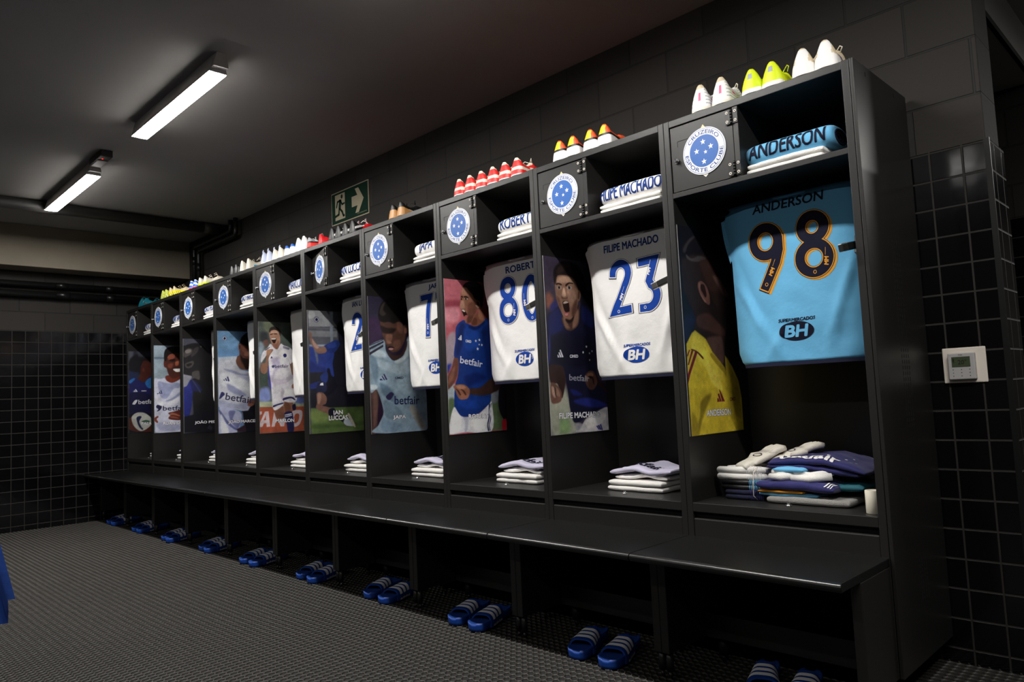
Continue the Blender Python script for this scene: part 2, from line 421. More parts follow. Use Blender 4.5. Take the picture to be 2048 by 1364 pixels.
g.poly([(.15+.014*math.cos(k*PI/8), .198+.016*math.sin(k*PI/8)) for k in range(16)], h)
limb([(.128, .172), (.118, .115)], .03); limb([(.128, .172), (.09, .168), (.075, .128)], .014); limb([(.13, .17), (.155, .138), (.185, .142)], .014)
limb([(.122, .11), (.15, .085), (.168, .05), (.18, .052)], .017); limb([(.112, .11), (.105, .07), (.055, .062), (.045, .05)], .017)
g.build('running_man', 'sign_green', t)
g = MB(); put_text(g, 'FOTOLUMINESCENTE', .007, .12, lambda x, y: (.41+x, -.0082, .026+y)); g.build('lettering', 'sign_cream', t)

t = thing('thermostat', 'white wall thermostat with green screen on the black tiles', 'thermostat', (7.069, WALL_Y-.0122, 1.015))
MB().box(-.066, .066, -.006, 0, -.061, .061).build('back_plate', 'plastic_white', t, bevel=.006)
MB().box(-.046, .036, -.024, -.005, -.049, .042).build('body', 'plastic_silver', t, bevel=.003)
MB().box(-.034, .022, -.0248, -.0235, -.006, .029).build('screen', 'lcd', t)
g = MB(); put_text(g, '20°', .016, .026, lambda x, y: (-.002+x, -.0252, .011+y), bold=.01); g.add([(-.031, -.0252, .022), (-.025, -.0252, .022), (-.028, -.0252, .006)], [(0, 2, 1)]); g.build('digits', 'lcd_ink', t)
g = MB()
for i, x in enumerate((-.031, -.006, .019)):
    for j, z in enumerate((-.015, -.026, -.037)): g.box(x-.0015, x+.0015, -.0245, -.0238, z-.0012, z+.0012)
put_text(g, 'Midea', .004, .012, lambda x, y: (-.006+x, -.0245, .0355+y)); g.build('buttons', 'lcd_ink', t)

# ------------------------------------------------------------------ lockers
KEY = {9: 'yellow goalkeeper poster', 8: 'clenched fists poster', 7: 'pink background poster', 6: 'pale grey shirt poster', 5: 'green pitch kick poster',
       4: 'laughing white kit poster', 3: 'bearded blue sky poster', 2: 'dark turned head poster', 1: 'smiling white shirt poster', 0: 'held football poster'}
DR = .258     # door width
def make_crest():
    b = MB(); n = 72; R = .0875
    def disc(r, z, m, k=n): b.add([(r*math.cos(2*PI*i/k), z, r*math.sin(2*PI*i/k)) for i in range(k)], [tuple(range(k))], m)
    def ring(ra, rb, z, m):
        vs = [(r*math.cos(2*PI*i/n), z, r*math.sin(2*PI*i/n)) for r in (ra, rb) for i in range(n)]
        b.add(vs, [(i, (i+1) % n, n+(i+1) % n, n+i) for i in range(n)], m)
    vs = [(R*math.cos(2*PI*i/n), z, R*math.sin(2*PI*i/n)) for z in (0, -.003) for i in range(n)]
    b.add(vs, [(i, (i+1) % n, n+(i+1) % n, n+i) for i in range(n)] + [tuple(range(n, 2*n))], 0)
    b.add([(-.012, -.001, .084), (.012, -.001, .084), (0, -.001, .1)], [(0, 1, 2)], 3)
    b.add([(-.016, -.001, -.084), (.016, -.001, -.084), (0, -.001, -.098)], [(1, 0, 2)], 0)
    b.add([(-.009, -.0015, -.085), (.009, -.0015, -.085), (0, -.0015, -.0935)], [(1, 0, 2)], 3)
    ring(.0822, .0838, -.0033, 2); ring(.0585, .0595, -.0033, 2); disc(.0585, -.0034, 1)
    to = lambda x, y: (x, -.0038, y)
    for x, y, r in ((-.002, .034, .0115), (.0285, .010, .0115), (-.030, .004, .0115), (.0065, -.006, .0085), (-.002, -.04, .0115)):
        p = star_pts(x, y, r); b.add([to(*q) for q in p] + [to(x, y)], [(10, i, (i+1) % 10) for i in range(10)], 0)
    def arc(body, span, top):
        p, f = text2d(body, .0145, 1.0, .012, seg=.02); p = p*np.array([1, 1]); p[:, 0] -= .5
        out = []
        for x, y in p:
            if top: a = span*x; r = .0635+y; out.append((r*math.sin(a), -.0037, r*math.cos(a)))
            else: a = -span*x; r = .0785-y; out.append((-r*math.sin(a), -.0037, -r*math.cos(a)))
        b.add(out, f, 2)
    arc('CRUZEIRO', 2.05, True); arc('ESPORTE CLUBE', 3.1, False)
    return b

def make_hinge(z):
    b = MB()
    b.box(-.0255, -.0055, -.0035, 0, z-.026, z+.026); b.box(.0035, .0225, -.0035, 0, z-.026, z+.026)
    for k in range(5): b.cyl((-.001, -.005, z-.026+k*.0105), (-.001, -.005, z-.0165+k*.0105), .0048, 8)
    for x in (-.0175, .014):
        for s in (-1, 1):
            c = (x, -.0035, z+s*.0165); b.cyl(c, (x, -.0052, z+s*.0165), .0052, 10, 1); b.cyl((x, -.0051, z+s*.0165), (x, -.0056, z+s*.0165), .0026, 8, 0)
    return b

def make_locker():
    t = thing('locker', 'locker', 'locker', (0, 0, 0), 0, 'black metal lockers in one long row')
    g = .0007; L = 'locker_black'
    for x0, x1 in ((g, .0242), (W-.0242, W-g)):
        MB().box(x0, x1, 0, DEP, .085, HT).build('side_panel', L, t, bevel=.0018)
    a, z = .0242, W-.0242
    MB().box(a, z, 0, DEP-.016, 1.9725, HT-.0008).build('top_panel', L, t, bevel=.0018)
    MB().box(a, z, DEP-.015, DEP, .17, HT-.002).build('back_panel', L, t)
    MB().box(a, z, .0005, DEP-.016, 1.6975, 1.717).build('upper_shelf', L, t, bevel=.0015)
    MB().box(.287, .3075, .001, DEP-.016, 1.7175, 1.972).build('divider', L, t, bevel=.0015)
    s = MB().box(a, z, .0005, DEP-.016, .527, .56).build('seat_shelf', L, t, bevel=.002)
    k = MB(); k.cyl((.353, .08, .5598), (.353, .08, .564), .0105, 16); k.cyl((.353, .08, .564), (.353, .08, .568), .0065, 12); k.box(.346, .36, .0785, .0815, .568, .5705)
    k.build('lock', 'chrome', s, label='small chrome lock')
    MB().box(a, z, .0015, .018, .36, .504).build('front_panel', L, t, bevel=.004)
    MB().box(a, z, .02, .03, .36, .526).build('recess', 'slot_black', t)
    MB().box(a, z, .0, .02, .085, .172).build('lower_rail', L, t, bevel=.002)
    MB().box(a, z, .02, DEP-.016, .36, .372).build('bottom_panel', 'inside_black', t)
    MB().cyl((a, .215, 1.652), (z, .215, 1.652), .011, 14).build('hanging_rod', L, t)
    for x in (.09, W-.09):
        for y in (.04, .44):
            f = MB().cyl((x, y, .022), (x, y, .085), .018, 14).build('foot', L, t)
            MB().cyl((x, y, 0), (x, y, .022), .008, 10).build('leveller', 'steel', f, label='steel levelling screw')
    # screws on the inner face of the left side under the bench
    b = MB()
    for zz in (.252, .117): b.cyl((.0242, .012, zz), (.0275, .012, zz), .006, 8)
    b.build('screw', 'chrome', t, label='small bright screws')
    # door, its origin on the hinge line
    d = MB(); d.box(-DR, 0, .0035, .018, 1.7195, 1.9695)
    d = d.build('door', L, t, loc=(.2846, 0, 0), bevel=.0015)
    MB().box(-.229, -.18, .0031, .0045, 1.910, 1.912).box(-.229, -.227, .0031, .0045, 1.89, 1.912).build('label_slot', 'slot_black', d)
    make_crest().build('crest', ['crest_white', 'crest_blue', 'crest_navy', 'crest_yellow'], d, loc=(-.1176, .0034, 1.846), label='round white and blue club crest with five stars')
    make_hinge(1.938).build('hinge', ['hinge_black', 'plastic_white'], d, loc=(.001, .0005, 0)); make_hinge(1.750).build('hinge', ['hinge_black', 'plastic_white'], d, loc=(.001, .0005, 0))
    k = MB(); k.cyl((-.233, .0035, 1.836), (-.233, -.004, 1.836), .0095, 14); k.cyl((-.233, -.004, 1.836), (-.233, -.012, 1.836), .005, 12); k.box(-.2345, -.2315, -.017, -.012, 1.829, 1.843)
    k.build('lock', 'chrome', d, label='chrome turn lock')
    # hook arm on the right side panel
    h = MB(); p = [Vector((0, 0, 0)), Vector((-.098, -.012, -.03))]
    dd = (p[1]-p[0]).normalized(); n1 = Vector((0, 1, 0)); n1 = (n1-dd*n1.dot(dd)).normalized(); n2 = dd.cross(n1)
    vs = [q+n1*s1*.0085+n2*s2_*.0125 for q in p for s1, s2_ in ((-1, -1), (1, -1), (1, 1), (-1, 1))]
    h.add(vs, [(0, 1, 2, 3), (7, 6, 5, 4)] + [(i, i+4, (i+1) % 4+4, (i+1) % 4) for i in range(4)])
    h = h.build('hook_arm', 'hinge_black', t, loc=(W-.0255, .06, 1.415), bevel=.003)
    MB().box(-.012, .0012, -.02, .02, -.03, .03).build('bracket', 'hinge_black', h, bevel=.003)
    e = MB(); vs = [p[1]+dd*o_+n1*s1*.009+n2*s2_*.013 for o_ in (-.026, .002) for s1, s2_ in ((-1, -1), (1, -1), (1, 1), (-1, 1))]
    e.add(vs, [(0, 1, 2, 3), (7, 6, 5, 4)] + [(i, i+4, (i+1) % 4+4, (i+1) % 4) for i in range(4)]).build('end_cap', 'steel', h, bevel=.003)
    MB().tube([(-.02, -.004, -.02), (-.02, -.004, -.038), (-.02, -.004, -.045)], [.004, .007, .002], 10).build('knob', 'hinge_black', h)
    return t

LK = {}
LK[0] = make_locker()
for k in range(1, 10): LK[k] = copy_tree(LK[0]); LK[k].location = (k*W, 0, 0)
for k in range(10):
    where = {9: ', nearest the thermostat', 0: ', touching the far tiled wall'}.get(k, '')
    LK[k]['label'] = 'open black metal locker lined with the %s%s' % (KEY[k], where)
def sub(root, nm): return [c for c in bpy.data.objects if c.parent == root and c.name.split('.')[0] == nm]
sub(LK[5], 'door')[0].rotation_euler = (0, 0, -.2)
LK[5]['label'] = 'open black locker with ajar small door and green pitch kick poster'
hk = sub(LK[9], 'hook_arm')[0]; hk.rotation_euler = (0, .1, 1.15)

t = thing('end_panel', 'tall black perforated side panel closing the near end of the lockers', 'panel', (10*W+.001, 0, 0))
MB().box(0, .012, .0, DEP+.005, .085, HT+.001).build('sheet', 'locker_black', t, bevel=.0018)
b = MB()
for i in range(34):
    z = .816+i*.0191; y = .218+.004*math.sin(i*.2)
    for j in range(4): b.add([(.0125, y+j*.0215, z), (.0125, y+j*.0215+.006, z+.002), (.0125, y+j*.0215+.006, z+.014), (.0125, y+j*.0215, z+.012)], [(0, 1, 2, 3)])
b.build('vent_slots', 'slot_black', t); b = MB()
for i in range(8):
    z = .267+i*.017
    for j in range(4): b.add([(.0125, .218+j*.0215, z), (.0125, .224+j*.0215, z+.002), (.0125, .224+j*.0215, z+.013), (.0125, .218+j*.0215, z+.011)], [(0, 1, 2, 3)])
b.build('vent_slots', 'slot_black', t)
b = MB()
for y in (.10, .37): b.box(.0122, .0127, y, y+.006, HT-.035, HT-.02)
b.build('hanging_slots', 'slot_black', t)

# ------------------------------------------------------------------ benches
def make_bench():
    t = thing('bench', 'bench', 'bench', (0, 0, 0), 0, 'black bench units in front of the lockers')
    b = MB(); pr = [(-.0008, .4145), (-.0008, .44), (-.362, .44), (-.3705, .4372), (-.375, .4305), (-.3748, .423), (-.370, .4145)]
    n = len(pr); b.add([(x, y, z) for x in (.001, W-.001) for y, z in pr], [(k, (k+1) % n, (k+1) % n+n, k+n) for k in range(n)] + [tuple(reversed(range(n))), tuple(range(n, 2*n))])
    b.build('seat_board', 'bench_black', t, bevel=.003)
    for x0, x1 in ((.0165, .0465), (W-.0145, W+.0155)):
        MB().box(x0, x1, -.238, -.003, .085, .4143).build('leg_panel', 'locker_black', t, bevel=.0025)
        xc = (x0+x1)/2
        f = MB().cyl((xc, -.215, .022), (xc, -.215, .085), .0125, 14).build('foot', 'locker_black', t)
        MB().cyl((xc, -.215, 0), (xc, -.215, .022), .006, 10).build('leveller', 'steel', f, label='steel levelling screw')
    return t
BN = {0: make_bench()}
for k in range(1, 10): BN[k] = copy_tree(BN[0]); BN[k].location = (k*W, 0, 0)
for k in range(10): BN[k]['label'] = 'black bench unit below the %s' % KEY[k]
for c in sub(BN[9], 'leg_panel')[1:] : c.location.x -= .0165
for c in sub(BN[9], 'foot')[1:] : c.location.x -= .0165
POSTER = {
 9: ("14161f", """
1c2238 20 1 -19 423 89 477 74 352 6 351
10121a 12 1 356 827 597 859 470 -4 362 3 372 265 285 298
2a1f1e 6 1 21 690 51 737 125 774 223 783 307 754 351 691 368 599 370 518 347 464 320 410 300 357 285 265 242 259 175 310 79 395 88 446 47 512 15 571
17141a 7 1 17 677 38 723 89 763 162 781 246 773 306 747 340 704 298 679 239 713 176 703 92 694 50 677
3a3638 6 1 30 703 57 737 94 761 124 768 73 733 47 699
4a4444 4 1 51 690 90 678 139 693 193 692 173 677 112 668 61 672
3b2824 10 1 148 671 223 685 279 638 283 572 219 561 176 610
5e443e 7 1 242 622 290 619 330 582 358 551 319 548 272 585
4a332e 8 1 103 452 183 469 265 434 312 403 284 382 186 399 105 415
57403a 8 1 158 366 233 381 282 369 283 278 245 278 189 322
221a1b 8 1 203 534 272 486 345 450 320 410 265 434 197 482
6d4a42 3 1 123 586 145 595 168 590 190 572 204 541 203 508 185 505 159 519 132 542 121 567
2c1c1a 2 1 143 581 167 582 177 565 182 539 169 532 152 550 140 565
8a6156 2 1 127 580 135 588 142 581 136 555 155 531 179 515 164 513 138 540
cdb534 4 0 79 399 152 369 200 316 286 255 290 220 293 304 345 259 390 199 411 112 418 -2 9 -1 7 193 12 345 55 388
dcc544 10 1 78 389 144 353 186 303 266 246 235 201 122 265 48 327
a8932a 10 1 304 291 344 252 388 186 398 66 345 69 324 200
857322 9 1 93 130 167 152 118 92 82 45 61 10 44 11 74 70
9a8628 10 1 19 84 50 65 66 9 14 1
e2cc50 8 1 147 278 226 227 255 163 173 202
a18c28 3 1 199 310 286 252 290 217 277 233 185 297
6b1f2a 2 0 45 322 58 320 20 266 12 266
6b1f2a 2 0 70 318 87 314 25 229 7 194 7 229
6b1f2a 2 0 27 323 36 323 15 296 11 302
4a1620 1.5 1 48 327 87 318 125 297 122 289 81 314 45 323
6b1f2a 1 0 228 171 240 163 269 121 246 121
6b1f2a 1 0 216 151 228 154 244 121 229 121
6b1f2a 1 0 211 133 219 137 228 121 209 121
""", [
  ("ANDERSON","e8e6ee",(123.0, 68.0),(308.0, 65.0),(126.0, 94.0),"n"),
  ("CIMED","6b1f2a",(308.0, 120.0),(355.0, 121.0),(310.0, 135.0),"b"),
 ]),
 8: ("332c3c", """
3a3244 20 1 4 800 256 814 237 587 6 574
7a4a3c 14 1 9 625 38 633 62 590 23 563 8 575
2a2a66 10 1 33 576 83 611 89 566 41 551
9ea090 22 1 5 264 109 213 156 73 190 7 0 1
7f9a6a 18 1 71 89 118 75 122 12 56 10
18161f 8 1 238 653 304 658 338 566 333 261 372 227 424 206 425 99 340 102 312 261
16172f 4 1 248 595 308 578 342 546 343 433 334 274 382 220 424 199 417 99 319 97 246 81 214 57 154 51 131 118 122 194 101 295 65 307 5 307 8 475 10 531 50 552 99 576 122 504 149 473 210 495
1c2154 14 1 21 531 89 566 117 491 71 452 15 450
1d2358 12 1 257 582 317 559 334 513 311 485 252 523
121225 14 1 42 438 147 454 285 432 320 353 234 300 89 314 26 351
242c78 8 1 162 148 252 158 344 142 405 113 299 111 200 128
1f2566 8 1 142 199 185 192 223 172 164 173
2a3078 5 1 17 450 20 388 11 326 4 326
32211f 4 1 9 307 65 310 101 295 109 238 93 182 77 164 54 226 12 227
6a4a40 4 1 10 227 35 230 66 207 80 182 74 151 47 140 15 141 5 166
a88878 4 1 16 215 34 208 50 177 31 165 17 184
8a6a5c 3 1 43 211 59 201 69 176 57 170
3c2a26 2 1 32 208 39 208 46 171 38 171
2c1c1c 4 1 319 274 352 240 412 193 400 180 340 221 321 241
5c3d34 4 1 249 258 278 281 314 279 334 247 335 221 307 195 276 197 253 223
8a6354 3 1 267 268 298 274 312 261 280 248
9a7464 3 1 249 258 265 258 269 242 251 242
2c1c1a 2 1 276 258 307 254 314 221 307 222 298 245 275 249
c9c6c8 4 1 212 38 245 65 318 90 415 104 411 -4 249 0 168 6 179 18
eae6e2 8 1 244 55 339 83 391 80 356 36 251 16
9a98a0 6 1 168 44 212 38 175 8
2c2f7c 1.5 0 311 24 321 25 336 6 328 6
2c2f7c 1.5 0 323 26 334 28 351 4 340 4
2c2f7c 1.5 0 338 29 348 31 361 2 353 2
4a332c 4 1 110 529 205 560 237 587 226 508 188 474 144 468 117 491
7a5c4e 7 1 114 523 138 518 150 492 159 480 130 479
8d6a58 8 1 193 539 226 567 219 508 179 481
8a6754 4 1 76 696 96 720 149 726 202 713 227 679 238 653 226 600 210 560 188 533 157 512 128 517 107 548 86 585 74 623 71 661
b08c76 8 1 88 707 149 721 192 705 200 683 146 689 93 681
a07c68 8 1 153 654 203 657 210 619 177 584 160 609
6d4c3e 8 1 76 623 97 611 108 567 94 573 78 604
5e3f34 8 1 198 598 221 613 210 560 183 533 181 565
1a1213 7 1 63 705 69 743 105 776 164 791 223 780 261 754 280 716 282 663 243 657 227 685 207 707 183 721 134 723 91 716 77 680 69 680
2a1f1e 6 1 83 738 133 772 192 774 151 751 101 727
7c5a4b 3 1 229 656 247 660 249 634 239 612 223 608 218 626
503428 2 1 232 650 242 650 239 624 228 620
231615 2 1 80 680 98 684 117 680 116 674 95 677 82 673
231615 2 1 144 679 166 691 194 691 197 686 170 685 147 671
9c8f88 2 1 83 663 97 670 114 666 111 657 90 654
9c8f88 2 1 151 668 169 676 188 672 183 661 160 658
17100f 1.5 1 93 667 104 668 106 659 94 657
17100f 1.5 1 163 673 174 673 176 663 164 661
c49e86 4 1 125 661 136 662 144 634 139 624 122 623 117 632
5a3a30 3 1 114 622 126 616 146 618 153 625 150 615 116 613
20100f 2 1 118 597 138 604 157 602 163 583 163 557 153 547 135 550 123 568
a05a58 2 1 122 555 140 551 161 555 160 543 149 531 132 533
c88a84 2 1 131 544 153 547 146 537 134 537
c8b4aa 1.5 1 123 596 140 603 157 600 155 596 127 590
241818 5 1 133 521 167 519 193 539 184 516 156 502 137 508
d8d8e4 1 0 80 378 88 379 105 346 95 345
d8d8e4 1 0 72 366 79 368 92 345 82 344
d8d8e4 1 0 64 356 69 357 78 344 66 344
""", [
  ("FILIPE MACHADO","e8e6ea",(55.0, 70.0),(350.0, 65.0),(56.0, 97.0),"n"),
  ("CIMED","e8e8f0",(148.0, 343.0),(207.0, 344.0),(149.0, 357.0),"b"),
  ("betfair","9a98a8",(136.0, 240.0),(279.0, 232.0),(133.0, 269.0),"t"),
  ("*","d0d0dc",244,369,8),
  ("*","d0d0dc",270,396,8),
  ("*","9a9ab0",290,365,7),
  ("*","9a9ab0",310,375,7),
  ("*","9a9ab0",289,333,7),
 ]),
 7: ("a8525c", """
b96570 16 1 3 806 109 815 108 630 72 571 -1 568
8a3a46 12 1 0 681 103 693 101 661 3 650
c8808a 14 1 3 643 92 648 81 584 4 581
6a2a34 10 1 255 814 335 821 321 581 277 592 255 657
7c3640 10 1 241 734 331 747 326 660 288 619 255 657
9a8a94 12 1 3 482 61 521 55 395 3 333
1f2f8a 10 1 -2 352 28 358 2 315
a9b3ba 12 1 -2 235 55 252 50 160 -1 162
55684a 10 1 0 174 51 172 40 123 3 9 -4 9
566a48 12 0 282 215 417 212 404 2 269 4
7c828c 10 1 299 208 371 213 350 161 304 150
14121a 5 1 370 266 420 265 407 54 380 62 348 135
b81c2c 6 1 372 53 403 58 399 5 372 5
6a4034 4 1 55 402 79 395 74 333 48 271 -4 229 -1 290 27 333
8a5a48 7 1 35 333 52 345 41 296 7 253 2 272
d8d8dc 4 1 24 124 49 141 104 95 188 91 277 145 300 150 291 3 112 7 -4 6 4 64
b4b6c2 8 1 88 96 129 88 116 14 100 15 106 58
eceaea 8 1 32 111 79 90 68 23 11 21
f0eeec 8 1 162 86 239 89 244 18 150 24
23264a 1.5 1 277 141 288 143 279 106 280 74 268 36 273 6 262 7 261 43 272 81
23264a 1.5 1 292 144 297 144 286 106 289 67 278 35 282 7 276 7 273 36 284 74
123178 3 1 122 589 163 568 214 564 278 605 329 568 327 436 315 293 300 228 292 163 268 139 197 97 133 86 79 93 45 135 38 148 46 240 70 302 78 383 48 401 63 483 71 552
0c1e54 12 1 96 560 129 561 117 484 80 408 60 420
1a4090 14 1 128 542 213 538 235 461 164 434 124 459
0d2058 14 1 248 539 329 555 316 293 277 280 268 429
0d2160 12 1 115 295 200 313 268 287 163 250 129 244
17398a 10 1 60 184 158 168 271 183 260 145 173 123 74 146
0b1c50 8 1 163 562 214 557 268 592 272 579 213 541 162 549
3a2622 5 1 153 231 222 236 303 280 370 266 354 227 281 196 194 195 144 206
2a1c1c 6 1 312 286 374 265 363 226 317 214
8d5c48 4 1 36 246 72 255 113 251 145 228 143 200 125 179 80 177 60 196 50 221
b07c64 5 1 55 246 96 250 120 235 79 230
4a2c24 2 1 50 234 70 224 85 202 77 199 62 218
4a2c24 2 1 83 230 107 223 122 201 114 198 98 217
7a4c3c 4 1 180 563 174 601 218 629 250 656 274 605 270 592 223 564
5a3428 6 1 180 569 191 602 217 603 215 570
96644e 6 1 227 636 245 650 268 612 255 591 234 604
8c5f4c 3 1 128 765 165 762 198 725 230 695 236 662 210 635 190 595 164 575 140 574 131 589 127 602 114 624 110 643 101 655 109 681 107 706 115 739
a97963 8 1 123 758 157 754 172 723 138 721 117 726
b08470 6 1 109 687 128 692 134 657 113 649 103 658
6d4436 8 1 161 677 213 687 219 648 182 601 157 613
54332a 8 1 153 606 191 615 177 582 147 575
1c1616 4 1 129 767 146 786 185 799 232 798 266 775 273 737 267 690 255 663 238 682 222 701 205 709 191 731 169 749 153 764
2e2828 6 1 154 783 202 795 244 787 226 773 175 772
7c4e3c 2.5 1 217 694 235 700 246 689 241 666 228 657 217 664
3c231c 2 1 223 689 236 691 236 672 226 668
c89a80 1.5 1 212 671 221 674 239 666 228 658
1c100e 2 1 114 716 127 714 125 709 112 709
1c100e 2 1 133 716 150 718 164 712 161 708 144 711 134 709
d0c4bc 1.5 1 137 704 151 708 157 702 145 697
120c0c 1.5 1 141 707 150 708 150 699 142 698
120c0c 1.5 1 112 703 119 704 118 697 111 696
1e0e0d 2 1 113 642 125 645 140 635 151 619 155 609 140 599 130 604 122 621
a85c58 2 1 128 608 145 618 156 612 143 598 131 597
d8ccc4 1.5 1 114 642 125 645 137 636 130 633 118 638
e0e0ea 1 0 98 509 105 510 105 484 97 484
e0e0ea 1 0 90 501 95 503 97 484 90 485
e0e0ea 1 0 81 492 87 494 89 486 81 488
""", [
  ("ROBERT","e8e6ea",(131.0, 74.0),(270.0, 71.0),(131.0, 99.0),"n"),
  ("CIMED","e8e8f0",(130.0, 474.0),(170.0, 470.0),(130.0, 488.0),"b"),
  ("betfair","d8dae8",(86.0, 365.0),(242.0, 340.0),(84.0, 402.0),"t"),
  ("*","d8d8e4",203,482,9),
  ("*","d8d8e4",229,488,9),
  ("*","d8d8e4",226,463,6),
  ("*","d8d8e4",245,461,8),
  ("*","d8d8e4",214,440,10),
 ]),
 6: ("241c30", """
2e2a3e 18 1 0 810 90 803 70 661 2 659
3a2446 18 1 2 659 77 662 89 560 5 520
1a1420 12 1 280 829 429 839 403 261 288 264
241228 10 1 54 282 84 231 78 80 39 51
4a3634 4 1 -1 255 48 269 56 219 48 132 30 9 -8 11
6a4c44 7 1 21 251 40 257 46 176 33 83 17 53
8aa0b0 4 1 103 548 116 484 153 433 191 427 248 466 275 565 301 559 310 394 305 283 386 262 403 235 398 4 24 8 47 51 83 111 81 155 61 219 40 257 -1 252 3 483 0 511
a9bcc8 12 1 54 433 136 408 222 408 279 434 284 355 196 343 104 369 45 395
6d8496 10 1 3 458 46 433 58 357 41 295 14 357
b8c8d0 10 1 18 483 93 484 122 446 62 445 17 458
5f7688 10 1 71 294 131 267 175 215 188 164 113 205 77 244
9cb2c0 10 1 195 317 290 316 303 237 238 226 193 266
6d8292 9 1 97 193 188 151 217 99 139 77 94 111
a6a49a 8 1 274 135 315 146 392 24 350 14
7890a4 8 1 78 93 138 65 215 48 182 11 75 18
c0ccd2 8 1 175 420 248 460 276 552 294 545 280 460 214 408
c8d4da 6 1 0 283 41 282 47 263 10 255
2a2438 2 0 0 498 102 541 101 530 1 485
2a2438 2 0 0 470 98 519 99 506 1 455
2a2438 2 0 0 513 100 549 99 545 0 508
3a2722 4 1 124 484 161 459 225 466 272 545 259 486 199 433 153 438
50362d 5 1 82 656 115 657 161 652 217 661 248 636 263 578 243 525 210 485 162 475 136 494 114 529 97 573 87 617
7a5444 7 1 120 574 143 587 166 575 157 542 125 523 118 542
8c6452 5 1 126 542 145 542 157 530 137 523
6a483c 8 1 201 654 240 642 238 590 206 602
6a483c 9 1 172 536 220 550 218 505 178 491
1e1413 8 1 84 630 129 619 191 615 167 588 113 586 90 598
14100f 6 1 70 700 88 752 128 790 191 803 246 787 272 749 284 697 284 644 255 623 244 649 217 661 177 646 146 658 115 650 85 656 74 668
3a322f 5 1 79 707 96 752 124 773 106 727 125 702 101 688
5a3c32 3 1 249 633 268 645 281 631 277 601 261 584 250 594
7a5244 2 1 255 617 269 624 268 597 257 591
1c100f 2.5 1 128 502 144 510 173 504 172 494 151 486 132 492
b08080 2 1 137 497 155 500 172 496 159 487 139 489
2a1f4c 1.5 0 93 344 100 347 120 313 109 311
2a1f4c 1.5 0 80 333 86 335 105 311 96 310
2a1f4c 1.5 0 66 315 76 320 90 310 69 309
2a2448 3 1 106 214 125 230 145 239 162 228 152 210 135 194 116 197
""", [
  ("JAPA","e8e6ea",(152.0, 75.0),(245.0, 74.0),(153.0, 102.0),"n"),
  ("CIMED","241a44",(174.0, 315.0),(237.0, 315.0),(175.0, 329.0),"b"),
  ("betfair","1c2450",(165.0, 165.0),(349.0, 160.0),(161.0, 216.0),"t"),
 ]),
 5: ("44464e", """
8a8c90 6 0 7 799 135 806 211 708 218 699 8 691
a4a6a8 6 1 11 789 49 791 55 760 13 745
5a5c62 4 0 4 691 218 689 218 676 5 676
74767c 8 0 8 669 217 669 216 625 7 626
4c4e56 8 0 7 626 268 626 266 580 6 579
7d8490 5 0 163 797 189 798 185 566 165 566
8f98a8 6 0 9 576 266 580 265 554 10 557
23357c 8 0 10 563 266 561 260 393 11 395
5c6478 8 1 43 551 57 558 72 476 64 451 52 501
1c2a68 10 1 13 476 61 438 116 425 116 394 14 395
1e1e28 5 0 9 395 427 398 418 155 10 165
55693a 6 0 10 165 419 161 413 -2 11 -2
6f8048 16 1 18 146 144 147 135 85 23 78
465a30 10 1 9 61 249 53 400 64 399 38 176 32 15 36
141420 5 1 219 709 256 736 292 672 281 334 213 303 169 260 125 242 98 281 121 349 154 476 214 566 227 625
1b1b26 8 1 192 553 296 568 288 347 199 323
20316f 4 1 117 568 164 591 194 606 223 605 235 580 214 547 184 521 148 527 131 546
2c418c 6 1 142 578 193 598 207 566 156 553
273a84 5 1 126 451 154 476 177 521 191 515 178 451 186 371 165 377 152 419 127 425
22336f 5 1 83 366 108 391 137 394 139 349 121 324 96 331
7c5c50 3 1 7 654 18 659 30 645 28 626 51 595 81 561 117 565 136 543 126 524 84 517 62 526 33 563 13 607
a8867a 5 1 31 614 51 589 78 558 57 551 36 576
222f70 3 1 9 317 65 335 89 331 78 300 15 288
1d2340 4 1 64 325 114 331 130 286 105 262 56 260
7a584c 4 1 56 260 98 262 126 230 120 192 95 180 137 166 179 142 164 115 115 130 66 151 47 170 55 201
a07c6c 6 1 62 253 87 253 78 200 61 194
181828 3 1 140 150 180 158 200 119 250 78 257 59 242 63 200 94 143 109
b0b8be 3 1 250 72 280 90 302 69 331 35 278 37 253 53
d0c8b4 2 1 281 109 296 115 338 35 323 33
14163a 2 1 49 740 55 755 68 759 81 753 83 739 76 726 63 723 52 729
d8dae0 1.5 1 52 739 58 752 68 755 78 750 80 738 73 729 63 726 55 731
14163a 1.5 1 56 739 60 749 68 752 75 748 77 738 72 731 63 730 58 733
d8d8e0 1.5 0 85 325 103 328 105 309 78 311
""", [
  ("IAN","d8d4e0",(174.0, 115.0),(244.0, 117.0),(175.0, 143.0),"n"),
  ("LUCCAS","d8d4e0",(138.0, 80.0),(280.0, 79.0),(138.0, 111.0),"n"),
 ]),
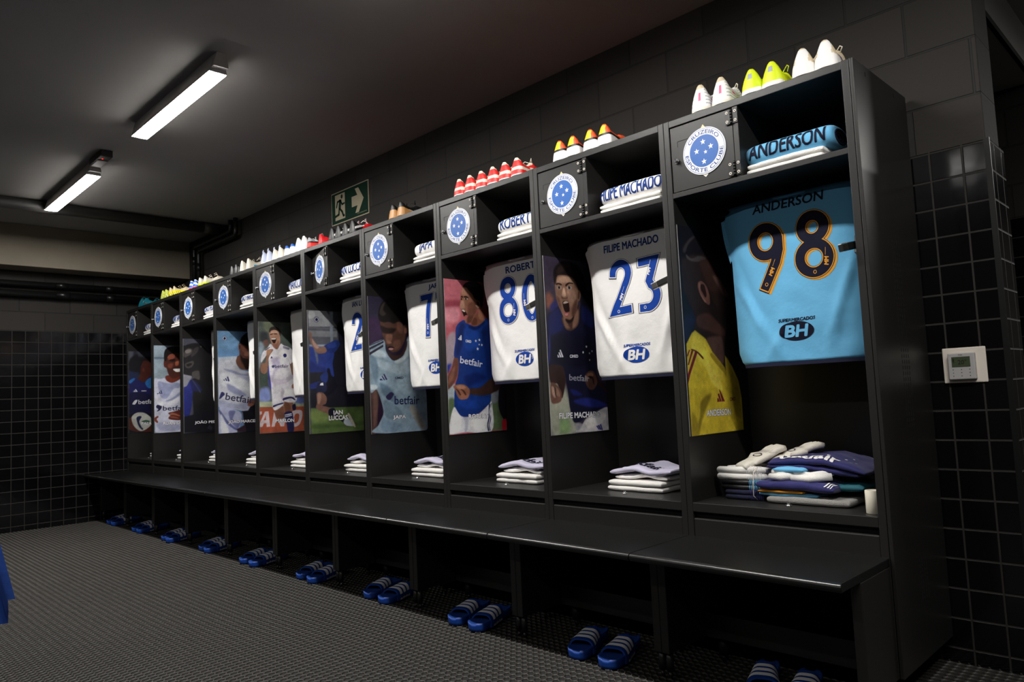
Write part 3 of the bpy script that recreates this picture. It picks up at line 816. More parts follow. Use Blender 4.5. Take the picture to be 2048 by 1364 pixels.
 4: ("4e5450", """
68705c 16 1 46 798 113 801 98 736 51 728
2e3236 14 1 17 715 64 722 70 665 22 639
6a4a40 9 1 36 658 70 671 76 633 42 626
8494a0 14 1 3 638 42 620 13 475 -1 437
3a4640 14 1 -1 450 59 475 68 260 10 337
4e5c54 12 1 181 797 351 804 344 513 274 578 179 706
7c8abf 14 1 9 312 69 323 81 235 1 231
aab092 8 0 -6 228 350 215 349 167 -5 188
6674b0 10 1 280 254 351 238 350 206 279 208
a05038 4 0 -6 188 346 180 341 0 -9 4
c4b4b8 2 0 -7 157 16 158 16 137 6 138 6 132 -7 132
c4b4b8 2 0 39 156 66 156 77 47 50 46 48 73 31 73 17 48 -8 49 5 88
a05038 2 0 44 130 47 95 29 94
c4b4b8 2 0 109 157 133 157 158 86 180 156 201 156 185 43 157 43 128 113 111 45 87 45
c4b4b8 2 1 257 151 292 156 327 148 330 109 311 58 282 36 247 39 234 75 242 126
a05038 2 1 274 125 295 130 305 117 297 78 275 60 262 68 262 100
7a5040 4 1 106 171 178 187 186 104 131 100 113 139
8a5c48 4 1 181 225 252 229 246 152 194 129 184 174
6a4434 6 1 196 218 237 191 229 153 194 141
23234c 3 1 187 135 246 145 261 61 256 1 215 1 202 64
d8d8e0 2 0 189 126 244 134 245 127 191 119
d8d8e0 2 0 190 113 246 122 247 117 192 107
1e1e3a 4 1 251 190 275 202 279 163 257 154
3a3a9a 3 1 70 475 83 462 91 323 79 326 71 399
dcd8de 4 1 93 640 139 602 171 642 198 629 243 614 274 578 283 513 244 494 231 526 250 448 269 383 287 227 189 221 181 250 181 199 107 164 92 285 90 348 78 437 73 525 61 557 20 506 18 544 38 588 68 611
b8b0c8 12 1 94 525 148 538 160 474 105 424 96 348 119 449
f2eeee 10 1 156 590 218 591 224 539 169 539
c4bcc8 8 1 104 386 186 384 256 422 262 390 171 346 103 348
f4f0ee 8 1 170 302 260 306 266 260 190 256
c0b8c4 6 1 171 321 191 301 176 244 168 219 163 270
2e2c5c 2 1 181 245 224 255 259 251 280 228 266 231 238 243 182 231
2e2c5c 2 1 103 196 141 207 180 215 180 206 137 195 105 183
3a3858 1.5 0 47 595 85 618 87 613 49 589
3a3858 1.5 0 190 625 241 612 238 606 188 620
3a3858 1.5 0 191 616 238 603 235 599 188 612
8c6450 3 1 17 500 34 500 53 513 61 576 75 598 109 601 105 586 84 557 70 513 65 449 45 424 22 431 12 450
a87c64 5 1 61 595 98 598 91 576 67 557
8c6450 3 1 247 494 272 499 272 422 253 422
9a6c58 3 1 251 338 268 348 279 325 268 315 252 319
a87e68 4 1 84 723 95 739 132 747 161 728 167 693 164 648 143 612 116 615 103 634 91 666 85 697
c49a84 7 1 98 730 146 738 145 712 111 704
8a5c4a 5 1 106 640 137 641 152 667 157 628 143 603 119 612
2e2420 4 1 83 736 95 758 122 766 153 758 170 738 169 700 162 712 154 731 125 743 98 736 88 723
2a1614 2 1 91 710 111 716 112 711 92 705
2a1614 2 1 117 715 142 717 145 711 119 710
2a1210 2 1 100 680 134 683 136 670 127 647 113 646 103 661
e8e0da 1.5 1 101 680 132 682 131 674 103 672
2a2a66 2 1 188 557 193 568 204 571 214 565 215 552 205 543 194 545
3a3860 1.5 0 97 552 107 537 88 534
3a3860 1.5 1 98 480 110 487 120 480 111 467 102 468
""", [
  ("MARLON","e8e6ee",(119.0, 73.0),(264.0, 70.0),(119.0, 99.0),"n"),
  ("betfair","2c2c60",(121.0, 466.0),(229.0, 468.0),(121.0, 490.0),"t"),
 ]),
 3: ("5f86b0", """
6f96bc 14 1 2 788 157 792 155 670 6 668
b4bcc8 6 0 3 592 154 602 153 561 4 548
c0c2cc 4 1 4 541 62 564 147 586 153 548 178 496 264 470 283 379 288 269 239 168 114 186 12 196 4 322
8a8fae 8 1 48 500 119 490 184 464 258 460 257 444 184 448 99 475
a2a6be 10 1 144 445 257 431 263 405 170 413
d6d8de 12 1 29 472 125 458 243 393 255 328 123 344 27 384
9094b4 9 1 72 383 136 356 228 290 162 292 84 332
a6aac4 10 1 13 259 147 222 240 232 239 180 114 189 12 203
b0b4d0 4 1 9 197 108 186 166 164 185 125 170 50 143 1 9 -3
6f74a0 6 1 82 168 133 166 113 104 171 75 144 32 93 98
5a608c 4 1 9 184 68 100 131 40 163 25 131 21 55 82 8 159
d8dae8 8 1 17 146 55 82 79 5 22 3
17151c 6 0 186 164 239 168 287 249 321 248 316 -10 216 -4
6a6e84 3 0 189 157 195 157 209 3 199 4
30202a 6 0 144 26 217 60 216 -4 150 1
5c3830 4 1 172 690 182 709 249 704 260 574 245 496 211 496 185 500 153 535 147 573 174 612
7c4e40 8 1 188 683 248 684 254 639 207 632
8a5c4c 5 1 217 632 254 639 254 606 220 606
15110f 5 1 179 709 196 755 237 788 270 783 275 665 248 678 208 697 188 703
221614 6 1 184 612 206 587 253 574 258 509 225 503 206 541 186 574
7a5244 3 1 168 693 182 699 189 683 184 651 174 644 168 664
2a1814 2 1 174 686 183 688 182 663 176 659
6d4434 3 1 154 593 174 606 183 561 218 509 205 496 172 516 151 548
8a5a46 3 1 236 216 243 244 274 276 294 249 287 211 253 199 239 206
5c3828 2 1 247 244 280 230 280 224 245 238
232a60 1.5 0 70 439 81 441 92 404 79 403
232a60 1.5 0 54 426 64 429 76 405 65 406
232a60 1.5 0 42 416 48 421 58 406 46 411
2a2a5c 3 1 7 272 26 321 52 305 26 277 13 268
2a3050 2 1 40 739 46 753 57 759 70 754 75 740 67 727 56 723 45 728
d4d8e4 1.5 1 42 739 47 752 57 756 68 752 72 740 66 729 56 726 47 731
16183a 1.5 1 47 739 51 748 57 752 65 748 67 740 63 733 56 730 51 733
""", [
  ("JOÃO MARCELO","e4e2e6",(76.0, 68.0),(338.0, 66.0),(76.0, 96.0),"n"),
  ("betfair","2a2a50",(53.0, 260.0),(280.0, 217.0),(57.0, 316.0),"t"),
 ]),
 2: ("4a4a58", """
3a3946 14 0 145 803 275 806 271 510 167 511
8c8c96 5 1 -4 493 65 486 52 429 14 385 -2 392
1b191d 6 1 -4 716 18 742 68 759 125 763 170 738 208 693 240 641 272 608 264 -11 110 -1 75 256 71 447 128 453 77 479 3 499 -6 525
4c4846 7 1 1 671 36 717 74 711 74 679 42 653 10 640
7c7672 3 1 17 697 49 710 67 701 55 682 26 675
3a3638 6 1 93 718 131 731 118 686 73 646 67 666
5a5654 3 1 144 738 157 741 150 725
464242 3 1 10 582 35 598 79 611 88 589 66 556 28 550
1a1718 3 1 25 579 60 592 72 582 41 563
4e4a48 7 1 78 518 129 524 134 453 96 466 71 486
252c78 6 1 -2 366 26 397 58 448 76 383 69 256 42 143 2 145
1c2054 8 1 58 448 115 421 152 356 76 358
333a58 3 1 71 447 90 434 139 356 133 344
17161e 8 0 112 190 266 184 264 -11 0 7 2 139 74 154
2c2c38 3 0 213 63 238 36 231 11 193 32
""", [
  ("JOÃO PEDRO","e4e2e6",(89.0, 69.0),(331.0, 67.0),(89.0, 96.0),"n"),
 ]),
 1: ("7e90a0", """
93a3b0 12 0 -1 805 118 807 117 697 1 696
5f6f80 3 0 1 694 117 690 117 677 1 675
8a9aa6 10 0 1 668 143 669 142 480 -1 483
c4c6d8 4 1 -1 476 42 492 102 495 155 452 223 479 264 479 258 -5 32 3 6 53 1 209
9298b8 7 1 36 468 115 453 222 451 222 409 168 396 113 315 61 323 41 386
dcdce8 10 1 9 373 47 303 113 273 208 326 207 270 113 232 21 277
8c92b0 8 1 100 288 167 320 228 367 228 339 153 293
a4a8c4 8 1 19 86 111 94 218 60 218 19 111 12 45 30
6a2c20 4 1 99 495 115 523 237 521 223 486 162 456 121 467
4a241c 5 1 90 648 107 724 158 739 253 733 264 549 209 507 162 494 129 529 109 592 89 606
8c4a38 7 1 117 711 178 725 184 690 137 662
a45842 5 1 190 648 218 655 217 620 190 613
7a3c2e 8 1 123 627 170 634 156 592 129 592
16100f 4 1 90 662 89 724 107 770 151 791 212 796 267 783 266 719 205 732 157 725 124 704 106 655
1c0e0c 3 1 137 669 184 676 184 655 143 655
f0ecea 2 1 169 583 224 586 265 583 265 570 210 555 183 564
5a241c 3 1 87 658 103 648 109 599 96 599 86 620
5a2820 3 1 122 176 166 188 247 198 246 115 165 112 122 128 139 155
a0604c 3 1 132 169 166 178 226 150 219 144 165 157 139 155
8c5040 3 1 125 145 172 146 219 123 165 129
7a3828 3 1 -3 135 27 155 36 146 20 127 33 99 20 93 0 114
14163c 1.5 0 55 387 62 388 71 356 62 355
14163c 1.5 0 41 373 48 377 57 355 48 354
14163c 1.5 0 24 357 35 365 41 356 28 353
1c1c3c 2.5 1 15 236 27 256 53 248 66 241 60 220 40 201 20 198 34 215
""", [
  ("RUAN SANTOS","e4e2e6",(76.0, 72.0),(342.0, 64.0),(76.0, 99.0),"n"),
  ("betfair","1c1c3c",(73.0, 201.0),(295.0, 196.0),(73.0, 245.0),"t"),
 ]),
 0: ("2c2e3a", """
585a68 14 0 -1 801 44 802 37 701 1 701
14141c 14 1 9 716 92 776 205 777 204 604 91 575 9 605
3c3f4c 14 0 72 802 205 804 205 747 92 746
232c50 12 0 0 605 91 590 63 516 0 524
4a1f18 5 1 109 627 127 709 169 724 212 702 211 544 175 507 126 500 84 523 105 560
6a3024 4 1 126 623 140 634 145 604 132 597
16110f 4 1 113 694 127 717 176 739 212 717 212 687 169 705 134 702 116 664
20205a 4 1 0 502 70 531 105 508 147 492 218 543 215 184 -2 179
15153a 10 1 7 384 202 364 201 184 7 194
2a6cb0 6 1 3 509 43 535 56 523 22 487 5 487
2a6cb0 6 1 154 499 210 536 210 438 167 447
0f0f1c 8 0 -2 187 215 184 214 -2 0 4
4a241c 5 1 -1 136 34 141 67 51 122 4 6 33
4a241c 5 1 123 33 200 65 203 -2 122 4
b8b8b0 4 1 23 142 41 177 82 197 138 191 180 163 204 132 200 65 136 17 88 21 40 75
1c2446 3 1 68 139 92 160 116 152 95 108 112 56 130 33 119 26 88 65
3c5c4c 3 1 116 107 158 120 193 103 151 90
d0d0dc 1.5 0 56 424 64 427 82 400 69 399
d0d0dc 1.5 0 46 413 53 416 64 399 53 399
d0d0dc 1.5 0 38 401 43 407 49 399
d0d0d8 2 1 32 284 55 317 79 319 69 294 55 276 41 276
""", [
  ("PALACIOS","d8d8d4",(115.0, 72.0),(300.0, 67.0),(115.0, 100.0),"n"),
  ("betfair","d0d0d8",(87.0, 278.0),(259.0, 279.0),(84.0, 321.0),"t"),
  ("CIMED","d0d0d8",(115.0, 402.0),(163.0, 401.0),(115.0, 414.0),"b"),
 ]),
}

# ------------------------------------------------------------------ printed posters on the left inner side of every locker
m = bpy.data.materials.new('poster_print'); m.use_nodes = True
_b = m.node_tree.nodes['Principled BSDF']; _a = m.node_tree.nodes.new('ShaderNodeVertexColor'); _a.layer_name = 'print'
m.node_tree.links.new(_a.outputs['Color'], _b.inputs['Base Color']); _b.inputs['Roughness'].default_value = .5; _b.inputs['Specular IOR Level'].default_value = .3
MAT['poster_print'] = m
PW, PH = .405, .80

def smooth_poly(P, n=6):
    m = len(P); out = []
    for i in range(m):
        p0, p1, p2, p3 = P[i-1], P[i], P[(i+1) % m], P[(i+2) % m]
        for k in range(n):
            t = k/n; out.append(.5*((2*p1)+(-p0+p2)*t+(2*p0-5*p1+4*p2-p3)*t*t+(-p0+3*p1-3*p2+p3)*t**3))
    return np.array(out)

def coverage(P, U, V, blur):
    out = np.zeros(U.shape); lo = P.min(0)-blur*1.6; hi = P.max(0)+blur*1.6
    sel = (U >= lo[0]) & (U <= hi[0]) & (V >= lo[1]) & (V <= hi[1])
    if not sel.any(): return out
    x = U[sel]; y = V[sel]; d2 = np.full(x.shape, 1e9); ins = np.zeros(x.shape, bool)
    for i in range(len(P)):
        a = P[i]; b = P[(i+1) % len(P)]; ab = b-a; l2 = max(ab @ ab, 1e-9)
        t = np.clip(((x-a[0])*ab[0]+(y-a[1])*ab[1])/l2, 0, 1)
        d2 = np.minimum(d2, (x-a[0]-t*ab[0])**2+(y-a[1]-t*ab[1])**2)
        if a[1] != b[1]: ins ^= ((a[1] > y) != (b[1] > y)) & (x < ab[0]*(y-a[1])/ab[1]+a[0])
    sd = np.sqrt(d2)*np.where(ins, 1, -1)
    s = np.clip(sd/(2*blur)+.5, 0, 1); out[sel] = s*s*(3-2*s)
    return out

def make_poster(k, label):
    bg, data, texts = POSTER[k]
    cell = 2.2 if k >= 6 else (2.8 if k >= 4 else 3.6)
    nu, nv = int(PW*1000/cell), int(PH*1000/cell)
    U, V = np.meshgrid(np.linspace(0, PW*1000, nu+1), np.linspace(0, PH*1000, nv+1))
    img = np.ones(U.shape+(3,))*np.array([int(bg[i:i+2], 16)/255 for i in (0, 2, 4)])
    for line in data.strip().splitlines():
        w = line.split(); c = np.array([int(w[0][i:i+2], 16)/255 for i in (0, 2, 4)]); bl = max(float(w[1]), cell*.5)
        P = np.array(list(map(float, w[3:]))).reshape(-1, 2)
        if w[2] == '1': P = smooth_poly(P)
        a = coverage(P, U, V, bl)[..., None]; img = img*(1-a)+c*a
    rs = np.random.RandomState(k); g = rs.normal(0, .035, U.shape)
    for q, am in ((6, .03), (14, .04), (34, .04)):      # soft tonal variation of the photograph at several sizes
        n_ = rs.normal(0, 1, (nv//q+4, nu//q+4)); yy = np.arange(nv+1)/q; xx = np.arange(nu+1)/q
        y0 = yy.astype(int); x0 = xx.astype(int); fy = (yy-y0)[:, None]; fx = (xx-x0)[None]; fy = fy*fy*(3-2*fy); fx = fx*fx*(3-2*fx)
        g += am*((n_[y0][:, x0]*(1-fx)+n_[y0][:, x0+1]*fx)*(1-fy)+(n_[y0+1][:, x0]*(1-fx)+n_[y0+1][:, x0+1]*fx)*fy)
    img = np.clip(img*(1+g)[..., None], 0, 1)
    t = thing('poster', label, 'poster', (k*W+.0247, .01, .80), 0, 'player posters inside the lockers')
    MB().box(0, .0025, 0, PW, 0, PH).build('board', 'plastic_silver', t)
    me = bpy.data.meshes.new('picture'); co = np.zeros((U.size, 3)); co[:, 0] = .0029; co[:, 1] = U.ravel()/1000; co[:, 2] = V.ravel()/1000
    idx = np.arange(U.size).reshape(U.shape); F = np.stack([idx[:-1, :-1], idx[:-1, 1:], idx[1:, 1:], idx[1:, :-1]], -1).reshape(-1, 4)
    me.vertices.add(len(co)); me.vertices.foreach_set('co', co.ravel()); me.loops.add(F.size); me.loops.foreach_set('vertex_index', F.ravel().astype(np.int32))
    me.polygons.add(len(F)); me.polygons.foreach_set('loop_start', np.arange(0, F.size, 4, dtype=np.int32)); me.update(calc_edges=True)
    at = me.color_attributes.new('print', 'FLOAT_COLOR', 'POINT')
    lc = np.where(img <= .04045, img/12.92, ((img+.055)/1.055)**2.4); rgba = np.ones((U.size, 4)); rgba[:, :3] = np.minimum(lc.reshape(-1, 3)*PRINT_GAIN, .9)
    at.data.foreach_set('color', rgba.ravel()); me.materials.append(MAT['poster_print'])
    o = bpy.data.objects.new('picture', me); COL.objects.link(o); o.parent = t
    extra = []; nm = None
    for tx in texts:
        if tx[0] == '*':
            p = star_pts(tx[2]/1000, tx[3]/1000, tx[4]/1000); extra.append(('printed_star', MB().add([(.0033, x, y) for x, y in p]+[(.0033, tx[2]/1000, tx[3]/1000)], [(10, i, (i+1) % 10) for i in range(10)]), tx[1])); continue
        s, c, a, b, tp, kind = tx
        a = np.array(a)/1000; b = np.array(b)/1000; h = tp[1]/1000-a[1]; w = np.linalg.norm(b-a)
        if 'Ã' in s: h *= 1.22
        d = (b-a)/w; n = np.array([-d[1], d[0]])
        clip = PW-.004
        def to(x, y, dx=.0034): q = a+d*x+n*y; return (dx, min(q[0], clip), q[1])
        if kind == 'n':
            nm = MB()
            put_text(nm, s, h, w, lambda x, y: to(x+.0012, y-.0012, .0031), 1, .05, 0, 0, False)
            put_text(nm, s, h, w, lambda x, y: to(x-.0010, y+.0008, .0032), 1, .05, 0, 0, False)
            put_text(nm, s, h, w, to, 0, .032, 0, 0, False)
            nm.build('name_lettering', ['white_print', 'ink_dark'], t)
        else:
            lg = MB(); put_text(lg, s, h, w, to, 0, .012 if kind == 't' else .03, 0, 0, False); extra.append(('shirt_lettering', lg, c))
    for n_, mb, c in extra:
        if 'prt_'+c not in MAT: pm('prt_'+c, c, .5)
        mb.build(n_, 'prt_'+c, t)
    return t
PRINT_GAIN = 1.08
PL = {9: 'poster of a person in a yellow goalkeeper shirt turned away', 8: 'poster of a shouting person in dark navy shirt with clenched fists',
      7: 'poster of a shouting person in blue shirt before a pink background', 6: 'poster of a person in pale grey shirt looking down, dark curly hair',
      5: 'poster of a person in blue kicking on a green pitch', 4: 'poster of a laughing person in all white kit with raised fist',
      3: 'poster of a bearded person in white shirt under blue sky', 2: 'very dark poster of a close-cropped head turned away',
      1: 'poster of a smiling person in white shirt before grey sky', 0: 'farthest poster, person in navy shirt holding a football'}
for k in range(10): make_poster(k, PL[k])

# ------------------------------------------------------------------ shirts hanging in the lockers
ZB, ZT, XC = 1.046, 1.663, .385
def jl(z):          # half width of the hanging shirt at height z
    pts = [(1.046, .205), (1.052, .222), (1.065, .236), (1.10, .247), (1.30, .250), (1.45, .252), (1.52, .258), (1.60, .272), (1.663, .268)]
    for (a, p), (b, q) in zip(pts, pts[1:]):
        if z <= b: return p+(q-p)*max(0, (z-a)/(b-a))
    return pts[-1][1]
def jfold(x, z, seed):
    s = (x-XC)/.25; h = (ZT-z)/(ZT-ZB)
    f = .0045*math.sin(9*x*2.2+seed+2.2*h)*h + .007*noise.noise((x*5+seed, z*3.0, seed)) + .005*noise.noise((x*13, z*7, seed+4)) + .0028*noise.noise((x*22+z*14, z*9-x*9, seed+8))
    for x0, z0, dx, dz, amp, wd in ((-.22, 1.34, .16, -.26, .014, .014), (-.21, 1.42, .12, -.30, -.009, .011), (.21, 1.40, -.10, -.28, .013, .015), (.13, 1.08, -.05, .12, .008, .010), (-.03, 1.30, -.05, -.24, .008, .014), (-.12, 1.06, .06, .10, .009, .010)):
        px, pz = x-XC-x0, z-z0; L2 = dx*dx+dz*dz; tt = (px*dx+pz*dz)/L2; d = (px*dz-pz*dx)/math.sqrt(L2)
        if -.2 < tt < 1.2: f -= amp*math.exp(-(d/wd)**2)*max(0, math.sin(PI*min(1, max(0, (tt+.2)/1.4))))
    return f
def jy(x, z, seed, front=True):
    s = min(1, abs(x-XC)/max(jl(z), .01))
    if front: return .183 + .034*s**5 + jfold(x, z, seed)*(1-s**8)
    return .222 - .005*s**5 + .3*jfold(x, z, seed)*(1-s**8)

def ribbon(mb, path, hw, to3, m, closed=False, seg=None):
    P = [Vector(p) for p in path]; n = len(P); L = []; R = []
    for i in range(n):
        a = P[i-1] if (closed or i > 0) else None; b = P[(i+1) % n] if (closed or i < n-1) else None
        d1 = (P[i]-a).normalized() if a is not None else None; d2 = (b-P[i]).normalized() if b is not None else None
        d1 = d1 or d2; d2 = d2 or d1
        n1 = Vector((-d1.y, d1.x)); n2 = Vector((-d2.y, d2.x)); mt = (n1+n2)
        mt = mt.normalized() if mt.length > 1e-6 else n1
        k = hw/max(.35, mt.dot(n1))
        e = Vector((0, 0))
        if not closed and i == 0: e = -d1*(hw*seg if seg else 0)
        if not closed and i == n-1: e = d1*(hw*seg if seg else 0)
        L.append(P[i]+mt*k+e); R.append(P[i]-mt*k+e)
    vs = []
    for l, r in zip(L, R): vs += [to3(*l), to3(*((l*2+r)/3)), to3(*((l+r*2)/3)), to3(*r)]
    fs = []
    for i in range(n if closed else n-1):
        j = (i+1) % n
        for q in range(3): fs.append((i*4+q, i*4+q+1, j*4+q+1, j*4+q))
    mb.add(vs, fs, m)
def ell(cx, cy, rx, ry, a0=0, a1=360, n=40):
    return [(cx+rx*math.cos(math.radians(a0+(a1-a0)*i/n)), cy+ry*math.sin(math.radians(a0+(a1-a0)*i/n))) for i in range(n+1)]
def dense(P, st=.012):
    out = [P[0]]
    for a, b in zip(P, P[1:]):
        n = max(1, int(math.dist(a, b)/st))
        out += [(a[0]+(b[0]-a[0])*i/n, a[1]+(b[1]-a[1])*i/n) for i in range(1, n+1)]
    return out
# strokes of the printed digits in locker coordinates (x, z)
def digit(c, dx=0, dz=0):
    if c == '9': D = [(ell(.2895, 1.511, .048, .052)[:-1], True), (dense([(.3375, 1.51), (.336, 1.475), (.322, 1.43), (.279, 1.345)]), False)]
    elif c == '8': D = [(ell(.465, 1.532, .0405, .0415)[:-1], True), (ell(.464, 1.422, .0505, .0515)[:-1], True)]
    elif c == '2': D = [(ell(.319, 1.505, .042, .045, 175, -25, 26)+dense([(.350, 1.47), (.276, 1.343), (.358, 1.347)]), False)]
    elif c == '3': D = [(dense([(.428, 1.538), (.497, 1.541), (.466, 1.455)])+ell(.455, 1.392, .046, .049, 70, -100, 26)[1:]+dense([(.44, 1.343), (.427, 1.343)]), False)]
    elif c == '0': D = [(ell(.475, 1.46, .047, .097)[:-1], True)]
    elif c == '7': D = [(dense([(.318, 1.565), (.392, 1.568), (.376, 1.50), (.365, 1.43), (.3625, 1.355)]), False)]
    return [([(x+dx, z+dz) for x, z in p], cl) for p, cl in D]
CFG = {9: ('cloth_sky', 'ANDERSON', [('9', 0, 0), ('8', 0, 0)]), 8: ('cloth_white', 'FILIPE MACHADO', [('2', 0, 0), ('3', 0, 0)]),
       7: ('cloth_white', 'ROBERT', [('8', -.148, -.005), ('0', 0, 0)]), 6: ('cloth_white', 'JAPA', [('7', 0, 0), ('7', .135, 0)]), 5: ('cloth_white', 'IAN LUCCAS', [('2', .015, -.004)]),
       4: ('cloth_white', 'MARLON', []), 3: ('cloth_white', 'JOÃO MARCELO', []), 2: ('cloth_white', 'JOÃO PEDRO', []), 1: ('cloth_white', 'RUAN SANTOS', []), 0: ('cloth_white', 'PALACIOS', [])}
NAMEX = {9: (.247, .513), 8: (.238, .52), 7: (.309, .51), 6: (.375, .49), 5: (.285, .515)}
JLAB = {9: 'light blue shirt with dark 98 hanging in the nearest locker', 8: 'white shirt with blue 23 hanging beside the clenched fists poster', 7: 'white shirt with blue 80 hanging beside the pink background poster',
        6: 'white shirt with a blue 7 showing beside the pale grey shirt poster', 5: 'white shirt with a blue 2 showing beside the green pitch poster', 4: 'white shirt half hidden beside the laughing white kit poster',
        3: 'sliver of white shirt beside the bearded blue sky poster', 2: 'thin sliver of white shirt beside the dark turned head poster', 1: 'white shirt hidden behind the frame past the smiling poster',
        0: 'white shirt hidden in the farthest locker'}
def make_shirt(k):
    cloth, name, digs = CFG[k]; seed = 3.1*k+1.7; sky = k == 9
    t = thing('shirt', JLAB[k], 'shirt', (k*W, 0, -.012 if k == 8 else 0), 0, 'shirts hanging in the lockers')
    b = MB(); nu, nv = 44, 56
    def P(u, v, fr):
        z = ZB+.010+(ZT-ZB-.010)*v; x = XC+jl(z)*math.sin((u-.5)*PI)
        return (x, jy(x, z, seed, fr), z)
    b.grid(lambda u, v: P(u, v, True), nu, nv, 0); b.grid(lambda u, v: P(u, v, False), nu, nv, 0, True, True)
    zt = [P(i/nu, 1, True) for i in range(nu+1)]; zb = [P(i/nu, 1, False) for i in range(nu+1)]
    b.add(zt+zb, [(i, i+1, nu+2+i, nu+1+i) for i in range(nu)], 0, True)
    zt = [P(i/nu, 0, True) for i in range(nu+1)]; zb = [P(i/nu, 0, False) for i in range(nu+1)]
    b.add(zt+zb, [(i, nu+1+i, nu+2+i, i+1) for i in range(nu)], 0, True)
    b.build('body', cloth, t, merge=True)
    hm = MB()
    def H(u, v, fr):
        z = ZB+.0115-.013*v; x = XC+jl(ZB+.0115)*math.sin((u-.5)*PI)*(1-.02*v)
        y = jy(x, ZB+.0115, seed, fr)+(-.0012 if fr else .0012); return (x, y, z)
    hm.grid(lambda u, v: H(u, v, True), 44, 2, 0, True, True); hm.grid(lambda u, v: H(u, v, False), 44, 2, 0)
    hm.build('hem', 'cloth_darknavy', t)
    for s in (-1, 1):
        sl = MB()
        def S(u, v):
            z = 1.655-.175*v; x = XC+s*(.235+(.062-.03*v)*u); y = .205+.03*u+.012*math.sin(u*5+v*3+seed)*u
            return (min(max(x, .026), W-.027), y, z-.03*u)
        sl.grid(S, 10, 14); sl.grid(lambda u, v: tuple(Vector(S(u, v))+Vector((0, .012*math.sin(PI*min(1, u*1.2)), 0))), 10, 14, 0, True, True)
        sl.build('sleeve', cloth, t)
    cr = MB(); cr.tube([(XC+.075*math.cos(a), .2+.02*math.sin(a), ZT-.006+.004*abs(math.cos(a))) for a in [PI*2*i/20 for i in range(21)]], .005, 8); cr.build('collar', cloth, t)
    def on(d): return lambda x, z: (x, jy(x, z, seed)-d, z)
    if k in NAMEX:
        x0, x1 = NAMEX[k]; b = MB(); zc = 1.634 if sky else (1.621 if k == 8 else 1.615)
        sh = lambda x, z: (x, jy(x, z, seed)-.0012, z)
        put_text(b, name, .033, (x1-x0), lambda x, y: sh((x0+x1)/2+x, zc-.002+y), 0, 0, .12 if sky else 0, .012, True, .03 if sky else .035); b.build('name_lettering', 'ink_navy' if sky else 'ink_name', t)
    for c, dx, dz in digs:
        b = MB(); g_ = digit(c, dx, dz-.006)
        for path, cl in g_:
            if sky: ribbon(b, [(x+.007, z-.005) for x, z in path], .0222, on(.0008), 2, cl, .9)
            ribbon(b, path, .0222, on(.0013), 0, cl, .95)
        for path, cl in g_: ribbon(b, path, .0205, on(.0018), 1, cl, .85)
        for path, cl in g_: ribbon(b, path, .0166 if not sky else .0172, on(.0023), 3, cl, .75)
        b.build('number', ['ink_navy', 'ink_orange', 'ink_orange', 'ink_navy'] if sky else ['ink_dark', 'ink_white', 'ink_white', 'ink_blue'], t)
        b = MB(); px, pz, rot = {'9': (.306, 1.397, 65), '8': (.507, 1.405, 85), '2': (.318, 1.405, 62), '3': (.467, 1.495, 70), '0': (.429, 1.44, 90), '7': (.363, 1.40, 88)}[c]
        ca, sa = math.cos(math.radians(rot)), math.sin(math.radians(rot))
        o3 = on(.0028); put_text(b, 'MM', .0135, .03, lambda x, y: o3(px+dx+x*ca-y*sa, pz+dz-.006+x*sa+y*ca), 0, 0, .15, .012, True, .07)
        ribbon(b, [(px+dx+.02*ca-.004*sa, pz+dz-.006+.02*sa+.004*ca), (px+dx+.047*ca-.004*sa, pz+dz-.006+.047*sa+.004*ca)], .0006, o3, 0)
        qx, qz = {'9': (.284, 1.352), '8': (.464, 1.372), '2': (.30, 1.343), '3': (.44, 1.345), '0': (.475, 1.363), '7': (.3625, 1.365)}[c]
        ribbon(b, ell(qx+dx, qz+dz-.006, .0052, .0058, 0, 360, 16)[:-1], .0009, o3, 0, True)
        b.build('maker_mark', 'ink_orange' if sky else 'ink_white', t)
    if k >= 5:
        b = MB(); cx, cz = .381, (1.166 if sky else 1.16)
        if k == 8: cz = 1.144
        if k == 7: cx = .412
        if k == 6: cx = .42
        if k == 5: cx = .425
        put_text(b, 'SUPERMERCADOS', .011, .134, lambda x, y: on(.0012)(cx+.003+x, cz+.041+y), 0, 0, .15, .015, True, .06)
        o3 = on(.0014); NR, NS = 7, 44
        vs = [o3(cx+.062*r/NR*math.cos(2*PI*q/NS), cz+.0345*r/NR*math.sin(2*PI*q/NS)) for r in range(1, NR+1) for q in range(NS)]+[o3(cx, cz)]
        b.add(vs, [(r*NS+q, r*NS+(q+1) % NS, (r+1)*NS+(q+1) % NS, (r+1)*NS+q) for r in range(NR-1) for q in range(NS)]+[((q+1) % NS, q, NR*NS) for q in range(NS)], 0)
        put_text(b, 'BH', .04, .084, lambda x, y: on(.0026)(cx+x, cz+y), 1, 0, .15, .012, True, .065)
        b.build('sponsor_print', ['ink_navy' if sky else 'ink_blue', 'cloth_sky' if sky else 'ink_white'], t)
for k in range(10): make_shirt(k)

